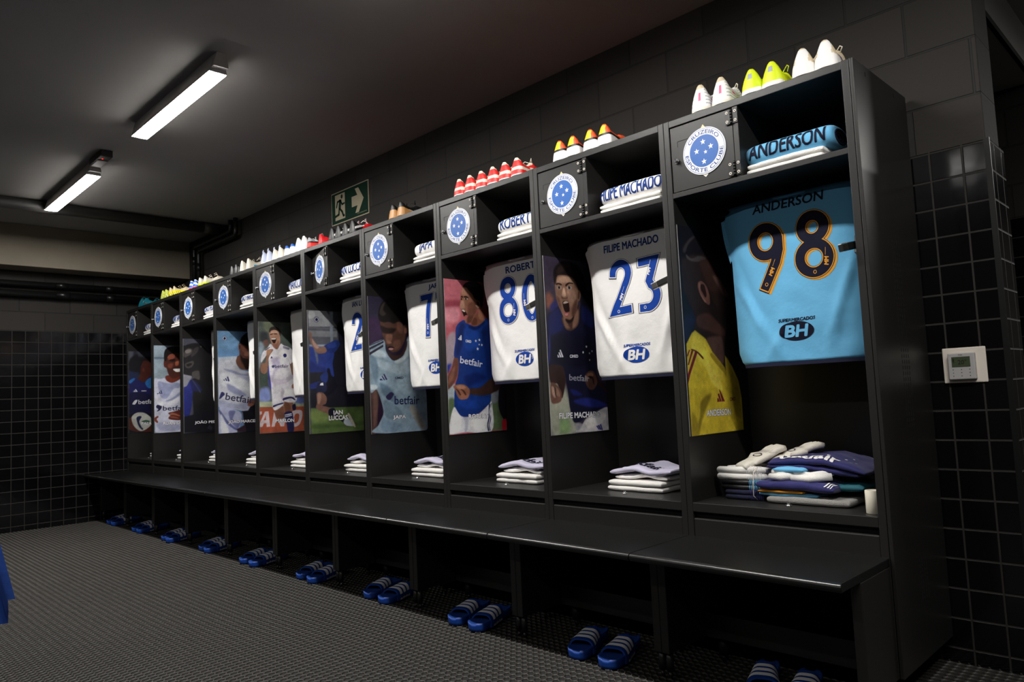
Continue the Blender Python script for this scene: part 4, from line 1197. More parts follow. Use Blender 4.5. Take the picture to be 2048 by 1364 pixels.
# ------------------------------------------------------------------ folded cloth
def pillow(mb, x0, x1, y0, y1, z0, z1, p=6, nx=22, ny=16, wave=0, seed=0, m=0, arch=None, skew=0):
    cx, cy, cz = (x0+x1)/2, (y0+y1)/2, (z0+z1)/2; hx, hy, hz = (x1-x0)/2, (y1-y0)/2, (z1-z0)/2
    e = lambda u: max(0, 1-abs(u)**p)**(1.1/p)
    def S(u, v, sg):
        a = math.sin((u-.5)*PI); b = math.sin((v-.5)*PI)
        w = wave*noise.noise((a*2.2+seed, b*2.2, seed))+wave*.5*noise.noise((a*6+seed, b*6, seed+7))
        z = cz+sg*hz*e(a)*e(b)+(w if sg > 0 else w*.25)*min(1, e(a)*e(b)*2)
        if arch: z += arch(a, b)
        return (cx+hx*a*(1+.04*noise.noise((b*2, seed, 3.3)))+skew*b, cy+hy*b*(1+.05*noise.noise((a*2, seed, 1.3))), z)
    mb.grid(lambda u, v: S(u, v, 1), nx, ny, m); mb.grid(lambda u, v: S(u, v, -1), nx, ny, m, True, True)
    return S
def towel_stack(name, label, cat, loc, x0, x1, y0, y1, z, layers, th, mat, group, seed=0, wave=.003):
    t = thing(name, label, cat, loc, 0, group); b = MB()
    for i in range(layers):
        j = lambda s: .004*noise.noise((i*3.3+seed, s, 1.7))
        pillow(b, x0+j(1), x1+j(2), y0+j(3), y1+j(4), z+i*th-.0008*i, z+(i+1)*th, 7, 24, 18, wave if i == layers-1 else wave*.3, seed+i)
    b.build('folded_cloth', mat, t, merge=True)
    return t

def rolled_shirt(k, x0, x1, z, name, wtext, sky):
    """folded shirt lying on the towel of the upper cubby, its printed name across the rounded front"""
    yc, ry, h = .115, .082, .083; seed = k*2.3
    t = thing('folded_shirt', '%s shirt folded over the towel in the cubby above the %s' % ('light blue' if sky else 'white', KEY[k]), 'shirt', (k*W, 0, 0), 0, 'folded name shirts in the upper cubbies')
    cl = 'cloth_sky' if sky else 'cloth_white'
    def pt(x, a, d=0):       # a: 0 front underside .. .5 front .. 1 top .. 2 back
        s = (x-x0)/(x1-x0); e = min(1, (1-abs(2*s-1)**9)**.35+.0)
        th = -PI/2+PI*a; r = 1+.03*noise.noise((x*9+seed, a*2, seed))
        cz = z+h/2; yy = -math.cos(th); zz = math.sin(th)
        yy = math.copysign(abs(yy)**.75, yy); zz = math.copysign(abs(zz)**.8, zz)
        sag = .010*noise.noise((x*4+seed, 0, 2))
        return (x, yc+(ry*r+d)*yy*(.55+.45*e), cz+(h/2*r+d)*zz*(.5+.5*e)+sag*max(0, zz))
    b = MB(); b.grid(lambda u, v: pt(x0+(x1-x0)*(.5+.5*math.sin((u-.5)*PI)), v*2), 30, 36)
    b.build('body', cl, t, merge=True)
    e = MB()
    for i, r in enumerate((.75, .5, .25)):
        e.tube([(x1-.002-.004*i, yc-ry*r*.8*math.cos(a), z+h/2+h*.4*r*math.sin(a)) for a in [PI*2*q/18 for q in range(19)]], .004, 6)
    e.build('rolled_edge', 'cloth_darknavy', t, label='dark rolled edge')
    if name:
        b = MB(); hh = .058; xc = (x0+x1)/2
        put_text(b, name, hh, wtext, lambda x, y: pt(xc+x, .54+y/hh*.34, .0016), 0, 0, .1 if sky else 0, .008, True, .022)
        b.build('name_lettering', 'ink_navy' if sky else 'ink_name', t)
    return t
NM = {9: 'ANDERSON', 8: 'FILIPE MACHADO', 7: 'ROBERT', 6: 'JAPA', 5: 'IAN LUCCAS', 4: 'MARLON', 3: 'JOÃO MARCELO', 2: 'JOÃO PEDRO', 1: 'RUAN SANTOS', 0: 'PALACIOS'}
for k in range(10):
    d = {9: (.30, .612, .272), 8: (.335, .655, .30), 7: (.405, .662, .20), 6: (.44, .664, .115), 5: (.39, .664, .265), 4: (.42, .66, .19), 3: (.38, .664, .27), 2: (.40, .664, .24), 1: (.41, .664, .25), 0: (.40, .664, .21)}[k]
    towel_stack('towel', 'folded white towel under the name shirt above the %s' % KEY[k], 'towel', (k*W, 0, 0), d[0]+.016, d[1]-(.03 if k == 9 else .006), .024, .27, 1.7172, 2, .0205, 'towel', 'white towels in the upper cubbies', k*1.9, .004)
    rolled_shirt(k, d[0], d[1], 1.752, NM[k], d[2], k == 9)

# towels and kit on the seat shelves
def kit(k):
    x0, x1 = .232, .50
    towel_stack('towel', 'folded white towel on the seat shelf beneath the %s' % KEY[k], 'towel', (k*W, 0, 0), x0-.008, x1, .135, .425, .5602, 2, .0235, 'towel', 'white towels on the seat shelves', k*2.7+5, .003)
    t = thing('folded_kit', 'folded lavender and white kit on the towel beneath the %s' % KEY[k], 'clothes', (k*W, 0, 0), 0, 'folded kit on the seat shelves')
    sd = k*1.37
    b = MB(); pillow(b, x0+.015, x1+.01, .16, .41, .604, .628, 4, 24, 18, .008, sd, arch=lambda a, b_: .012*math.exp(-((a-.15)/.4)**2)); b.build('white_shorts', 'cloth_white', t, merge=True)
    b = MB(); ar = lambda a, b_: .018*math.exp(-((a+.25)/.45)**2)+.016*max(0, a-.35)
    S = pillow(b, x0-.004, x1+.03, .15, .40, .622, .648, 5, 28, 20, .007, sd+3, arch=ar); b.build('lavender_shirt', 'cloth_lavender', t, merge=True)
    b = MB(); put_text(b, 'betfair', .06, .16, lambda x, y: tuple(Vector(S(.5+math.asin(max(-1, min(1, (x-.015)/.135)))/PI, .5+math.asin(max(-1, min(1, (y-.045)/.125)))/PI, 1))+Vector((0, 0, .002))), 0, 0, 0, .01, True, .03)
    b.build('printed_mark', 'ink_dark', t)
    b = MB(); b.grid(lambda u, v: (lambda p: (p[0]+.002, p[1]-.003, p[2]+.0005))(S(.45+.5*u, .03+.04*v, -1)), 20, 3); b.build('dark_lining', 'cloth_darknavy', t)
for k in range(9): kit(k)

# the crowded seat shelf of the nearest locker
def kit9():
    o = (9*W, 0, 0); SH = .5602
    t = towel_stack('towel', 'grey towel at the bottom of the goalkeeper kit pile', 'towel', o, .262, .545, .105, .40, SH, 1, .026, 'towel_grey', None, 91, .004)
    b = MB(); pillow(b, .508, .585, .312, .42, SH+.004, SH+.062, 3, 16, 14, .008, 92); b.build('raised_corner', 'towel_grey', t, merge=True)
    t = thing('folded_shirt', 'orange and pale blue shirt folded above the grey towel', 'shirt', o)
    b = MB(); pillow(b, .225, .44, .12, .36, .583, .598, 5, 22, 16, .003, 93); b.build('pale_layer', 'cloth_sky', t, merge=True)
    b = MB(); pillow(b, .235, .40, .113, .35, .594, .609, 4, 22, 16, .004, 94, skew=.01); b.build('orange_layer', 'cloth_orange', t, merge=True)
    t = thing('shorts', 'navy shorts with three white stripes in the middle of the pile', 'shorts', o)
    b = MB(); S = pillow(b, .222, .50, .105, .37, .603, .643, 4, 28, 20, .008, 95, arch=lambda a, c: -.010*max(0, a-.3)); b.build('folded_cloth', 'cloth_navy', t, merge=True)
    b = MB()
    for i in range(3):
        q = .80+.042*i; b.grid(lambda u, v: (lambda p: (p[0], p[1]-.002, p[2]+.0022))(S(q+.018*u+.03*v-.02, .05+.24*v, 1)), 3, 12)
    b.build('stripes', 'ink_white', t)
    for nm, lab, x0, x1, z, sd in (('socks', 'white rolled socks lying on the striped navy shorts, left', .265, .36, .640, 96), ('socks', 'white rolled socks lying on the striped navy shorts, right', .345, .475, .638, 97)):
        t = thing(nm, lab, 'socks', o); b = MB()
        b.tube([(x0, .135, z+.012), ((x0+x1)/2, .125, z+.011), (x1, .16, z+.018)], [.010, .0135, .013], 12); b.tube([(x0+.005, .15, z+.027), ((x0+x1)/2, .14, z+.022), (x1, .175, z+.031)], [.009, .011, .011], 12)
        b.build('rolled_cloth', 'towel', t)
    t = thing('undershirt', 'pale blue rolled cloth between white socks and the navy shirt', 'clothes', o)
    b = MB(); pillow(b, .295, .41, .13, .32, .664, .688, 3, 18, 14, .003, 98, skew=.02); b.build('rolled_cloth', 'cloth_sky', t, merge=True)
    t = thing('folded_shirt', 'navy shirt with white lettering and stars topping the pile', 'shirt', o)
    b = MB(); pillow(b, .243, .565, .155, .41, .668, .700, 3.5, 26, 20, .008, 99, arch=lambda a, c: -.022*max(0, a)); b.build('lower_fold', 'cloth_navy', t, merge=True)
    b = MB(); S = pillow(b, .250, .59, .15, .42, .690, .722, 3.5, 30, 22, .008, 100, arch=lambda a, c: -.010*a*a-.030*max(0, a-.15)); b.build('upper_fold', 'cloth_navy', t, merge=True)
    b = MB(); w = lambda x, y: tuple(Vector(S(.5+math.asin(max(-1, min(1, x)))/PI, .5+math.asin(max(-1, min(1, y)))/PI, 1))+Vector((0, -.0005, .0022)))
    put_text(b, 'betfair', .42, 1.25, lambda x, y: w(x-.16-.12*y, y-.72-.10*x), 0, 0, 0, .06, True, .035); b.build('lettering', 'ink_white', t)
    b = MB()
    for x, y, r in ((.50, -.50, .045), (.60, -.32, .035), (.70, -.55, .035), (.66, -.72, .04)): p = star_pts(x, y, r); b.add([w(*q) for q in p]+[w(x, y)], [(10, i, (i+1) % 10) for i in range(10)])
    b.build('stars', 'ink_white', t)
    t = thing('folded_vest', 'dark teal vest tucked under the right end of the pile', 'vest', o)
    b = MB(); pillow(b, .46, .575, .16, .30, .604, .634, 3, 18, 14, .005, 101); b.build('folded_cloth', 'cloth_teal', t, merge=True)
    # banded sock bundles
    def bundle(lab, x0, x1, y0, y1, z, h, mat, rib, sd):
        t = thing('sock_bundle', lab, 'socks', o, 0, None); b = MB(); b2 = MB()
        for i in range(2):
            zz = z+h*(.27+.5*i); r = h*.27
            b.tube([(x0+.004*i, y0+.03, zz), (x0-.008, y0+.005, zz), ((x0+x1)/2, y0, zz+.002), (x1, y0+.012, zz+.003), (x1+.01, y0+.05, zz)], [r*.6, r, r, r*.95, r*.6], 12)
            b.tube([(x0, y0+.05, zz), ((x0+x1)/2, y1-.02, zz), (x1, y1, zz)], [r*.9, r, r*.9], 12)
            for q in range(9):
                x = x1-.052+q*.0065; b2.tube([(x, y0+.006-(r+.0008)*math.cos(a), zz+.002+(r+.0012)*math.sin(a)) for a in [-1.2+2.9*s/8 for s in range(9)]], .0014, 6)
        b.build('rolled_socks', mat, t); b2.build('ribbing', rib, t)
    bundle('navy rolled socks at the bottom of the banded stack', .10, .235, .135, .30, SH, .034, 'cloth_darknavy', 'cloth_navy', 1)
    bundle('pale blue and black rolled socks in the middle of the banded stack', .085, .235, .14, .30, SH+.0335, .036, 'cloth_black', 'cloth_sky', 2)
    bundle('white rolled socks on top of the banded stack', .068, .225, .145, .30, SH+.069, .048, 'towel', 'cloth_white', 3)
    t = thing('rubber_band', 'thin white rubber band around the sock stack', 'band', (9*W+.212, .14, SH))
    MB().tube([(0, .0, .0015), (-.006, -.022, .02), (-.004, -.024, .06), (-.002, -.018, .105), (0, .01, .119)], .0016, 6).build('band', 'plastic_white', t)
    # goalkeeper gloves resting on the stack
    def glove(lab, loc, rz, flip, tilt):
        t = thing('goalkeeper_glove', lab, 'glove', loc, rz, 'goalkeeper gloves on the sock stack'); t.rotation_euler = (tilt, 0, rz); s = -1 if flip else 1
        b = MB(); pillow(b, -.042, .042, -.05, .045, 0, .030, 3, 16, 14, .003, 7)
        for i, (x, L) in enumerate(((-.031, .055), (-.011, .066), (.010, .063), (.030, .050))):
            b.tube([(x*s, .03, .016), (x*s*1.05, .045+L*.3, .020), (x*s*1.1, .045+L*.7, .018), (x*s*1.12, .045+L, .010)], [.011, .0122, .0118, .007], 10)
        b.tube([(-.034*s, -.02, .014), (-.052*s, .005, .018), (-.058*s, .032, .014)], [.012, .0125, .008], 10)
        b.build('hand', 'glove_latex', t, merge=True)
        c = MB(); pillow(c, -.036, .036, -.088, -.04, .002, .028, 4, 14, 10, .001, 8); c.build('cuff', 'glove_latex', t, merge=True)
        d = MB(); ribbon(d, ell(.004, -.006, .022, .012, 0, 360, 20)[:-1], .0022, lambda x, y: (x, y, .0312), 0, True)
        for q in range(5): ribbon(d, [(-.03+.012*q, .018), (-.026+.012*q, .03), (-.031+.012*q, .04)], .0009, lambda x, y: (x, y, .0295), 0)
        d.build('print', 'ink_dark', t)
    glove('white goalkeeper glove on the sock stack, left one with oval print', (9*W+.19, .225, SH+.133), -.55, False, .36)
    glove('white goalkeeper glove leaning behind, right of the two', (9*W+.29, .30, SH+.145), -.85, True, .30)
    t = thing('tape_roll', 'roll of white tape standing at the front of the seat shelf', 'tape', (9*W+.638, .062, SH))
    b = MB(); n = 28; R, r, h = .0225, .013, .072
    vs = [(q*math.cos(2*PI*i/n), q*math.sin(2*PI*i/n), z) for q, z in ((R-.001, 0), (R, .001), (R, h-.001), (R-.001, h), (r, h), (r, 0)) for i in range(n)]
    b.add(vs, [(j*n+i, j*n+(i+1) % n, ((j+1) % 6)*n+(i+1) % n, ((j+1) % 6)*n+i) for j in range(6) for i in range(n)], 0, True); b.build('tape', 'tape', t)
kit9()

# ------------------------------------------------------------------ football boots on top of the lockers (heel towards the room)
UU = [0, .14, .30, .48, .64, .76, .88, 1]
HX = [1, .985, .93, .76, .56, .43, .27, 0]; HZ = [0, .16, .36, .62, .82, .925, .985, 1]
FX = [1, 1, .96, .82, .60, .42, .22, 0]; FZ = [0, .22, .47, .70, .87, .95, .99, 1]
def boot_shell(hh=.098, L=.265, tongue=.088):
    NT, NA = 84, 80
    def hgt(t):
        pts = [(0, hh*.98), (.03, hh), (.07, hh*.93), (.16, hh*.76), (.27, hh*.68), (.37, tongue*.88), (.42, tongue), (.50, .068), (.64, .056), (.80, .043), (.93, .030), (1, .012)]
        for (a, p), (b, q) in zip(pts, pts[1:]):
            if t <= b: s = (t-a)/(b-a); s = s*s*(3-2*s); return p+(q-p)*s
        return .012
    def wid(t):
        pts = [(0, .038), (.15, .039), (.42, .033), (.70, .0375), (.88, .033), (1, .020)]
        for (a, p), (b, q) in zip(pts, pts[1:]):
            if t <= b: w = p+(q-p)*(t-a)/(b-a); break
        if t < .08: w *= math.sqrt(max(0, 1-((.08-t)/.08)**2))
        if t > .88: w *= math.sqrt(max(0, 1-((t-.88)/.12)**2))
        return w
    V = np.zeros((NT+1, NA+1, 3)); T = np.zeros((NT+1, NA+1)); A = np.zeros((NT+1, NA+1))
    for i in range(NT+1):
        t = (i/NT)**1.25
        for j in range(NA+1):
            a = -1+2*j/NA; b = abs(a); H = hgt(t); w = wid(t)
            g_ = min(1, t/.4); u = 1-b
            xw = np.interp(u, UU, HX)*(1-g_)+np.interp(u, UU, FX)*g_; zh = np.interp(u, UU, HZ)*(1-g_)+np.interp(u, UU, FZ)*g_
            x = math.copysign(w*xw, a); z = H*zh
            lean = .016*(z/.1)**1.3*max(0, 1-t/.25)
            if b < .22 and .05 < t < .36: z -= .012*math.sin(PI*(t-.05)/.31)
            V[i, j] = (x, t*L+lean+.002, z+.004); T[i, j] = t; A[i, j] = a
    return V, T, A
SHELLS = {}
def boot_parts(zone, colors, hh=.098, tongue=.088, laces=None, tab=None):
    """zone(t, a, z, x) -> part key; returns a list of (name, MB, material)"""
    key = (hh, tongue)
    if key not in SHELLS: SHELLS[key] = boot_shell(hh, .265, tongue)
    V, T, A = SHELLS[key]; parts = {}
    ni, nj = T.shape
    for i in range(ni-1):
        for j in range(nj-1):
            q = [(i, j), (i, j+1), (i+1, j+1), (i+1, j)]
            t = sum(T[p] for p in q)/4; a = sum(A[p] for p in q)/4; c = sum(V[p] for p in q)/4
            k = zone(t, a, c[2], c[0]); parts.setdefault(k, []).append(q)
    out = []
    for k, qs in parts.items():
        mb = MB(); ix = {}
        for q in qs:
            for p in q:
                if p not in ix: ix[p] = len(mb.v); mb.v.append(tuple(V[p]))
            mb.f.append(tuple(ix[p] for p in q)[::-1]); mb.m.append(0); mb.s.append(True)
        out.append((k, mb, colors[k]))
    s = MB(); n = ni
    L_ = [tuple(V[i, 0]*np.array([1, 1, 0])+np.array([0, 0, .0045])) for i in range(n)]; R_ = [tuple(V[i, -1]*np.array([1, 1, 0])+np.array([0, 0, .0045])) for i in range(n)]
    s.add(L_+R_, [(i, n+i, n+i+1, i+1) for i in range(n-1)])
    for x, y in ((-.018, .03), (.018, .03), (-.02, .065), (.02, .065), (-.028, .17), (.028, .17), (-.022, .215), (.022, .215), (0, .235)): s.tube([(x, y, .0055), (x, y, 0)], [.006, .0042], 8)
    out.append(('sole_plate', s, colors.get('sole_plate', colors.get('sole', colors['upper']))))
    if laces:
        l = MB()
        for q in range(5):
            y = .112+q*.013; zt = .078-q*.006
            l.tube([(-.018, y, zt-.012), (0, y+.003, zt+.002), (.018, y, zt-.012)], .0022, 6)
        l.tube([(0, .112, .082), (.022, .10, .098), (.034, .085, .086), (.02, .105, .078)], .002, 6); l.tube([(0, .112, .082), (-.024, .104, .094), (-.032, .09, .080)], .002, 6)
        out.append(('laces', l, laces))
    if tab:
        l = MB(); l.tube([(0, .019, hh-.016), (0, .017, hh+.006), (0, .019, hh+.018)], [.008, .006, .003], 8); out.append(('heel_tab', l, tab))
    return out
PROTO = {}
def boot(kind, label, group, x, y=.006, rz=0, z=HT):
    if kind not in PROTO:
        t = thing('football_boot', label, 'football boot', (x, y, z), rz, group); PROTO[kind] = t
        for n, mb, mat in BOOTS[kind](): mb.build(n, 'boot_'+mat if 'boot_'+mat in MAT else mat, t, merge=n not in ('laces', 'sole_plate', 'heel_tab'))
    else:
        t = copy_tree(PROTO[kind]); t.location = (x, y, z); t.rotation_euler = (0, 0, rz); t['label'] = label; t['group'] = group
    return t
def col(t, a): return abs(a) < .2 and t < .36
BOOTS = {
 'creampink': lambda: boot_parts(lambda t, a, z, x: 'collar' if (abs(a) < .34 and t < .3) or col(t, a) else 'sole' if z < .012 else 'pink_mark' if (.16 < t < .24 and .55 < abs(a) < .66) or (t < .05 and .002 < x < .007 and .04 < z < .075) else 'side_stripes' if .03 < t < .45 and ((abs(a)*40) % 4) < 1.3 and z > .016 else 'upper',
     dict(collar='beige', sole='cream', pink_mark='pink', side_stripes='grey', upper='white'), .106, .09, 'boot_cream'),
 'neon': lambda: boot_parts(lambda t, a, z, x: 'collar' if col(t, a) else 'sole' if z < .02-.012*t else 'heel_print' if t < .07 and abs(x) < .005 and .055 < z < .075 else 'upper', dict(collar='neon', sole='white', heel_print='grey', upper='neon'), .092, .078, 'boot_neon'),
 'whitebeige': lambda: boot_parts(lambda t, a, z, x: 'collar' if col(t, a) else 'heel_counter' if t < .05 and abs(x) < .022 or z < .05*max(0, 1-t/.42) or z < .012 else 'side_stripe' if .27 < t < .31 and z > .02 else 'upper', dict(collar='beige', heel_counter='white', side_stripe='navy', upper='beige'), .098, .09, 'boot_cream'),
 'fire': lambda: boot_parts(lambda t, a, z, x: 'sole' if t < .47 and z < .036*max(0, 1-(t/.46)**2)+.008 else 'band' if z < .036*max(0, 1-(t/.46)**2)+.017+.012*min(1, t*2) else 'heel_patch' if t < .075 and -.026 < x < .012 and z < .088 else 'upper', dict(sole='white', band='black', heel_patch='yellow', upper='orange'), .092, .066, None),
 'redcream': lambda: boot_parts(lambda t, a, z, x: 'collar' if (abs(a) < .36 and t < .45) else 'sole' if z < .009 else 'side_stripe' if (.030 < z+t*.03 < .046 and t < .38) or (.30 < t < .38 and z < .05) else 'upper', dict(collar='cream', sole='white', side_stripe='cream', upper='red'), .088, .08, 'boot_cream'),
 'blackgold': lambda: boot_parts(lambda t, a, z, x: 'collar' if col(t, a) else 'heel_counter' if z < .042*max(0, 1-t/.5)+.012 else 'side_stripe' if .042 < z+t*.05 < .049 and t < .4 else 'upper', dict(collar='black', heel_counter='gold', side_stripe='cream', upper='black'), .082, .07, 'boot_black'),
 'blackred': lambda: boot_parts(lambda t, a, z, x: 'collar' if col(t, a) else 'side_stripe' if .05 < t < .32 and .010 < z-.10*t-.008 < .024 else 'toe_red' if t > .26 and z > .03 else 'sole' if z < .010 else 'upper', dict(collar='black', side_stripe='white', toe_red='scarlet', sole='black', upper='black'), .078, .07, 'boot_white'),
 'greyred': lambda: boot_parts(lambda t, a, z, x: 'collar' if abs(a) < .3 and t < .42 else 'band' if .034 < z < .044 else 'upper' if z < .034 or t > .45 else 'heel_counter', dict(collar='silver', band='black', upper='red', heel_counter='silver'), .07, .07, 'boot_white'),
 'scarlet': lambda: boot_parts(lambda t, a, z, x: 'collar' if col(t, a) else 'sole' if z < .011 else 'upper', dict(collar='scarlet', sole='scarlet', upper='scarlet'), .07, .072, 'boot_scarlet'),
 'whiteplain': lambda: boot_parts(lambda t, a, z, x: 'collar' if col(t, a) else 'sole' if z < .012 else 'heel_mark' if .1 < t < .16 and .02 < z < .03 else 'upper', dict(collar='white', sole='white', heel_mark='beige', upper='white'), .096, .08, 'boot_white'),
 'bluewhite': lambda: boot_parts(lambda t, a, z, x: 'collar' if (abs(a) < .45 and t < .5) else 'sole' if z < .012 else 'upper', dict(collar='royal', sole='white', upper='white'), .07, .066, 'boot_aqua'),
 'creamtab': lambda: boot_parts(lambda t, a, z, x: 'collar' if col(t, a) else 'sole' if z < .012 else 'side_mark' if .22 < t < .34 and .03 < z < .05 else 'upper', dict(collar='cream', sole='white', side_mark='grey', upper='cream'), .078, .072, 'boot_cream', 'boot_paleblue'),
 'pale': lambda: boot_parts(lambda t, a, z, x: 'collar' if col(t, a) else 'sole' if z < .012 else 'upper', dict(collar='grey', sole='white', upper='paleblue'), .086, .07, None, 'boot_paleblue'),
 'darkwhite': lambda: boot_parts(lambda t, a, z, x: 'collar' if col(t, a) else 'side_stripe' if .05 < t < .2 and abs(a) > .4 and (t*40) % 2 < .8 else 'upper', dict(collar='black', side_stripe='silver', upper='black'), .07, .06, 'boot_black'),
 'creamblue': lambda: boot_parts(lambda t, a, z, x: 'collar' if col(t, a) else 'side_stripe' if .18 < t < .60 and .022 < z < .034 else 'sole' if z < .010 else 'upper', dict(collar='cream', side_stripe='aqua', sole='white', upper='cream'), .082, .07, 'boot_cream'),
 'roundblue': lambda: boot_parts(lambda t, a, z, x: 'collar' if col(t, a) else 'side_stripe' if (z*60+t*8) % 2 < .9 and z > .012 else 'sole' if z < .012 else 'upper', dict(collar='navy', side_stripe='white', sole='pink', upper='royal'), .072, .06, 'boot_white'),
 'creamlime': lambda: boot_parts(lambda t, a, z, x: 'collar' if col(t, a) else 'sole' if z < .022 else 'upper', dict(collar='cream', sole='neon', upper='cream'), .07, .07, 'boot_cream'),
 'lime': lambda: boot_parts(lambda t, a, z, x: 'collar' if col(t, a) else 'side_stripe' if .02 < t < .2 and (t*60+z*90) % 3 < .7 and z < .05 else 'upper', dict(collar='lime', side_stripe='black', upper='lime'), .078, .07, 'boot_lime'),
 'yellowbeige': lambda: boot_parts(lambda t, a, z, x: 'collar' if abs(a) < .4 and t < .6 else 'side_stripe' if .03 < t < .3 and (t*50+z*80) % 3 < .6 and z < .04 else 'upper' if z < .045 else 'tongue', dict(collar='beige', side_stripe='black', upper='yellow', tongue='beige'), .08, .076, 'boot_beige'),
 'teal': lambda: boot_parts(lambda t, a, z, x: 'collar' if col(t, a) else 'side_mark' if .36 < t < .42 and .5 < abs(a) < .66 else 'toe_stripe' if .55 < t < .68 and .6 < abs(a) < .7 else 'upper', dict(collar='teal', side_mark='cream', toe_stripe='orange', upper='teal'), .088, .085, 'boot_teal'),
}
TOP = 'on top of the locker with the '
def pair(kind, desc, k, xs, y=.006, rz=0):
    for i, x in enumerate(xs):
        boot(kind, '%s %s boot above the %s' % (('left', 'right')[i], desc, KEY[k]), 'boots on top of the lockers', x, y, rz)
pair('creampink', 'cream football with pink mark', 9, (6.402, 6.487), rz=-.03)
pair('neon', 'neon yellow football', 9, (6.607, 6.683))
pair('whitebeige', 'white and beige football', 9, (6.792, 6.868), rz=.02)
for q, x in enumerate((5.70, 5.776, 5.873, 5.949)):
    boot('fire', '%s from left of four orange and white boots above the clenched fists poster' % ('first', 'second', 'third', 'fourth')[q], 'boots on top of the lockers', x)
for q, x in enumerate((5.02, 5.10, 5.184, 5.267, 5.35, 5.432)):
    boot('redcream', '%s from left of six red and cream boots above the pink background poster' % ('first', 'second', 'third', 'fourth', 'fifth', 'sixth')[q], 'boots on top of the lockers', x)
pair('blackgold', 'black and gold football', 6, (4.448, 4.524), rz=-.08)
for q, x in enumerate((3.80, 3.875, 3.955, 4.035)):
    boot('blackred', '%s from left of four black, white and red boots above the green pitch poster' % ('first', 'second', 'third', 'fourth')[q], 'boots on top of the lockers', x, .006, -.12)
boot('greyred', 'silver and red boot lying sideways at the seam above the green pitch poster', 'boots on top of the lockers', 3.515, .01, -.42)
boot('scarlet', 'plain scarlet boot beside the silver and red boot', 'boots on top of the lockers', 3.64, .02, -.42)
pair('whiteplain', 'plain white football', 4, (3.375, 3.448))
pair('bluewhite', 'royal blue and white football', 4, (3.222, 3.298), rz=-.04)
pair('creamtab', 'cream football with pale heel tab', 4, (3.045, 3.125), rz=-.1)
pair('pale', 'pale blue tabbed football', 4, (2.882, 2.957))
pair('darkwhite', 'black and silver football', 3, (2.365, 2.438))
pair('creamblue', 'cream football with aqua stripe', 3, (2.532, 2.635), rz=-.15)
pair('roundblue', 'royal blue and white striped football', 2, (1.572, 1.652))
pair('creamlime', 'cream and neon soled football', 2, (1.75, 1.855), rz=-.35)
pair('lime', 'pale lime football', 1, (.92, .998))
pair('yellowbeige', 'yellow and beige football', 1, (1.095, 1.185), rz=-.45)
boot('teal', 'front one of two teal boots on the farthest locker', 'boots on top of the lockers', .245, .06, -1.45)
boot('teal', 'rear one of two teal boots on the farthest locker', 'boots on top of the lockers', .225, .185, -1.45)

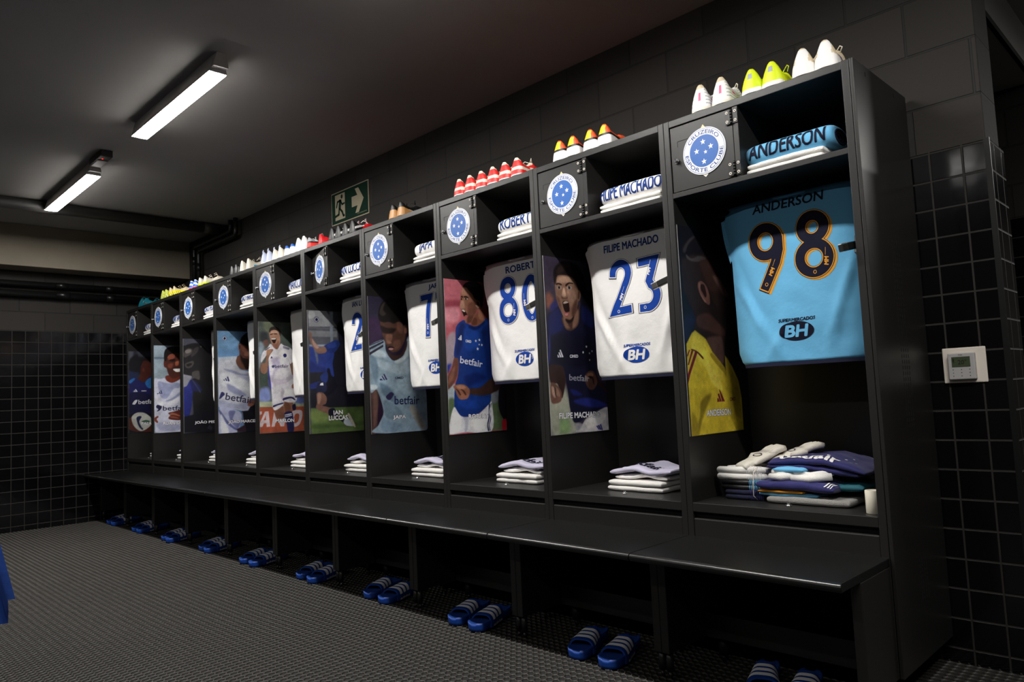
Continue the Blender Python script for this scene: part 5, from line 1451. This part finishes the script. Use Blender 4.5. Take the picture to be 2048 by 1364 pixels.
# ------------------------------------------------------------------ blue slides under the benches
def make_slide(side):
    t = thing('slide_sandal', 'slide', 'sandal', (0, 0, 0), 0, 'blue slides under the benches'); s = side
    L = .285
    def w(v):       # v 0 heel .. 1 toe : left and right edges
        pts = [(0, .018), (.04, .030), (.14, .038), (.35, .0375), (.5, .040), (.72, .050), (.88, .0465), (.95, .038), (.985, .026), (1, .016)]
        for (a, p), (b, q) in zip(pts, pts[1:]):
            if v <= b: u = (v-a)/(b-a); return p+(q-p)*u
        return .012
    def cen(v): return s*.006*math.sin(v*PI)
    b = MB(); NV, NU = 26, 12
    th = lambda v: .027+.006*(1-v)
    rim = lambda u: .007*abs(2*u-1)**3
    b.grid(lambda u, v: (cen(v)+w(v)*(2*u-1), -L*v, th(v)+rim(u)), NU, NV, 1)
    b.grid(lambda u, v: (cen(v)+w(v)*(2*u-1)*.93, -L*v*.985-.002, 0), NU, NV, 0, False, True)
    for q in (0, 1): b.grid(lambda u, v: (cen(v)+w(v)*(2*q-1)*(.93+.07*u), -L*v*(.985+.015*u)-.002*(1-u), (th(v)+.007)*u), 3, NV, 0, True, q == 0)
    for q in (0, 1): b.grid(lambda u, v: (cen(q)+w(q)*(2*u-1)*(.93+.07*v), -L*q*(.985+.015*v)-.002*(1-v), (th(q)+rim(u))*v), NU, 3, 0, True, q == 1)
    b.build('sole', ['slide_blue', 'slide_footbed'], t, merge=True)
    def arc(u, v, d=0):     # u across, v along the foot
        f = .40+.40*v-.03*math.sin(PI*u); a = PI*(1-u); W_ = w(f)+.004+d; H = .062-.012*v+d
        c, n = math.cos(a), math.sin(a)
        return (cen(f)+W_*math.copysign(abs(c)**.6, c), -L*f, .006+H*abs(n)**.75)
    b = MB(); b.grid(lambda u, v: arc(u, v), 24, 10, 0); b.grid(lambda u, v: arc(u, v, -.006), 24, 10, 0, True, True)
    for q in (0, 1): b.grid(lambda u, v: arc(u, q, -.006*v), 24, 1, 0, True, q == 0)
    st = b.build('strap', 'slide_blue', t)
    b = MB()
    for q in (.16, .43, .70): b.grid(lambda u, v: arc(.14+.72*u, q+.17*v, .0009), 20, 2, 0)
    b.build('stripes', 'ink_white', st, label='three white stripes')
    b = MB()
    put_text(b, 'adidas', .016, .062, lambda x, y: (lambda p: (p[0]+s*.0012, p[1], p[2]))(arc(.968-.022*(y/.008) if s > 0 else .032+.022*(y/.008), .5-s*x/.085, .0008)), 0, 0, 0, .01, True, .05)
    b.build('lettering', 'ink_white', st)
    return t
SP = {}
for side in (-1, 1): SP[side] = make_slide(side)
rnd = random.Random(5)
first = {-1: True, 1: True}
for k in range(10):
    for side in (-1, 1):
        o = SP[side] if first[side] else copy_tree(SP[side]); first[side] = False
        hx, tx = ((.287, .388) if side < 0 else (.435, .515)); hy, ty = (-.018, -.308) if side < 0 else (-.022, -.308)
        if k == 9: hx -= .02; tx -= .01; hy += .06; ty += .06
        dx, dy = tx-hx, ty-hy; j = rnd.uniform(-.012, .012)
        o.location = (k*W+hx+j, hy+rnd.uniform(-.008, .008), .0005); o.rotation_euler = (0, 0, math.atan2(dx, -dy)+rnd.uniform(-.04, .04))
        o['label'] = 'blue slide with white stripes, %s of the pair below the %s' % ('left' if side < 0 else 'right', KEY[k])

# ------------------------------------------------------------------ treatment table just outside the frame, its blue cover hangs into it
tx, ty, tz = 3.55, -2.48, .74
t = thing('treatment_table', 'padded black treatment table just outside the left edge of the frame', 'table', (tx, ty, 0))
MB().box(-.95, .85, -.36, .36, .66, tz-.005).build('padded_top', 'cloth_black', t, bevel=.02)
for x in (-.8, .7):
    for y in (-.29, .29): MB().box(x-.025, x+.025, y-.025, y+.025, 0, .661).build('leg', 'locker_black', t)
t = thing('table_cover', 'blue cloth hanging at the left edge of the frame', 'cloth', (0, 0, 0))
b = MB()
def cov(u, v):      # u along the end of the table, v down from its top
    zb = .236+(.325-.236)*min(1, max(0, (u-.945)/.02))
    z = tz+.002+(zb-tz)*v; ye = -1.809+(.52-z)*.22
    x = 4.412+.088*min(1, v*2.2)+.012*math.sin(u*26)*v+(.02*v if u > .95 else 0)
    return (x, ye-.62*(1-u), z)
b.grid(cov, 90, 24); b.grid(lambda u, v: (4.412-.30*v, -2.478+.62*u, tz+.002), 20, 6, 0, True, True)
b.build('drape', 'cloth_blue', t, merge=True)
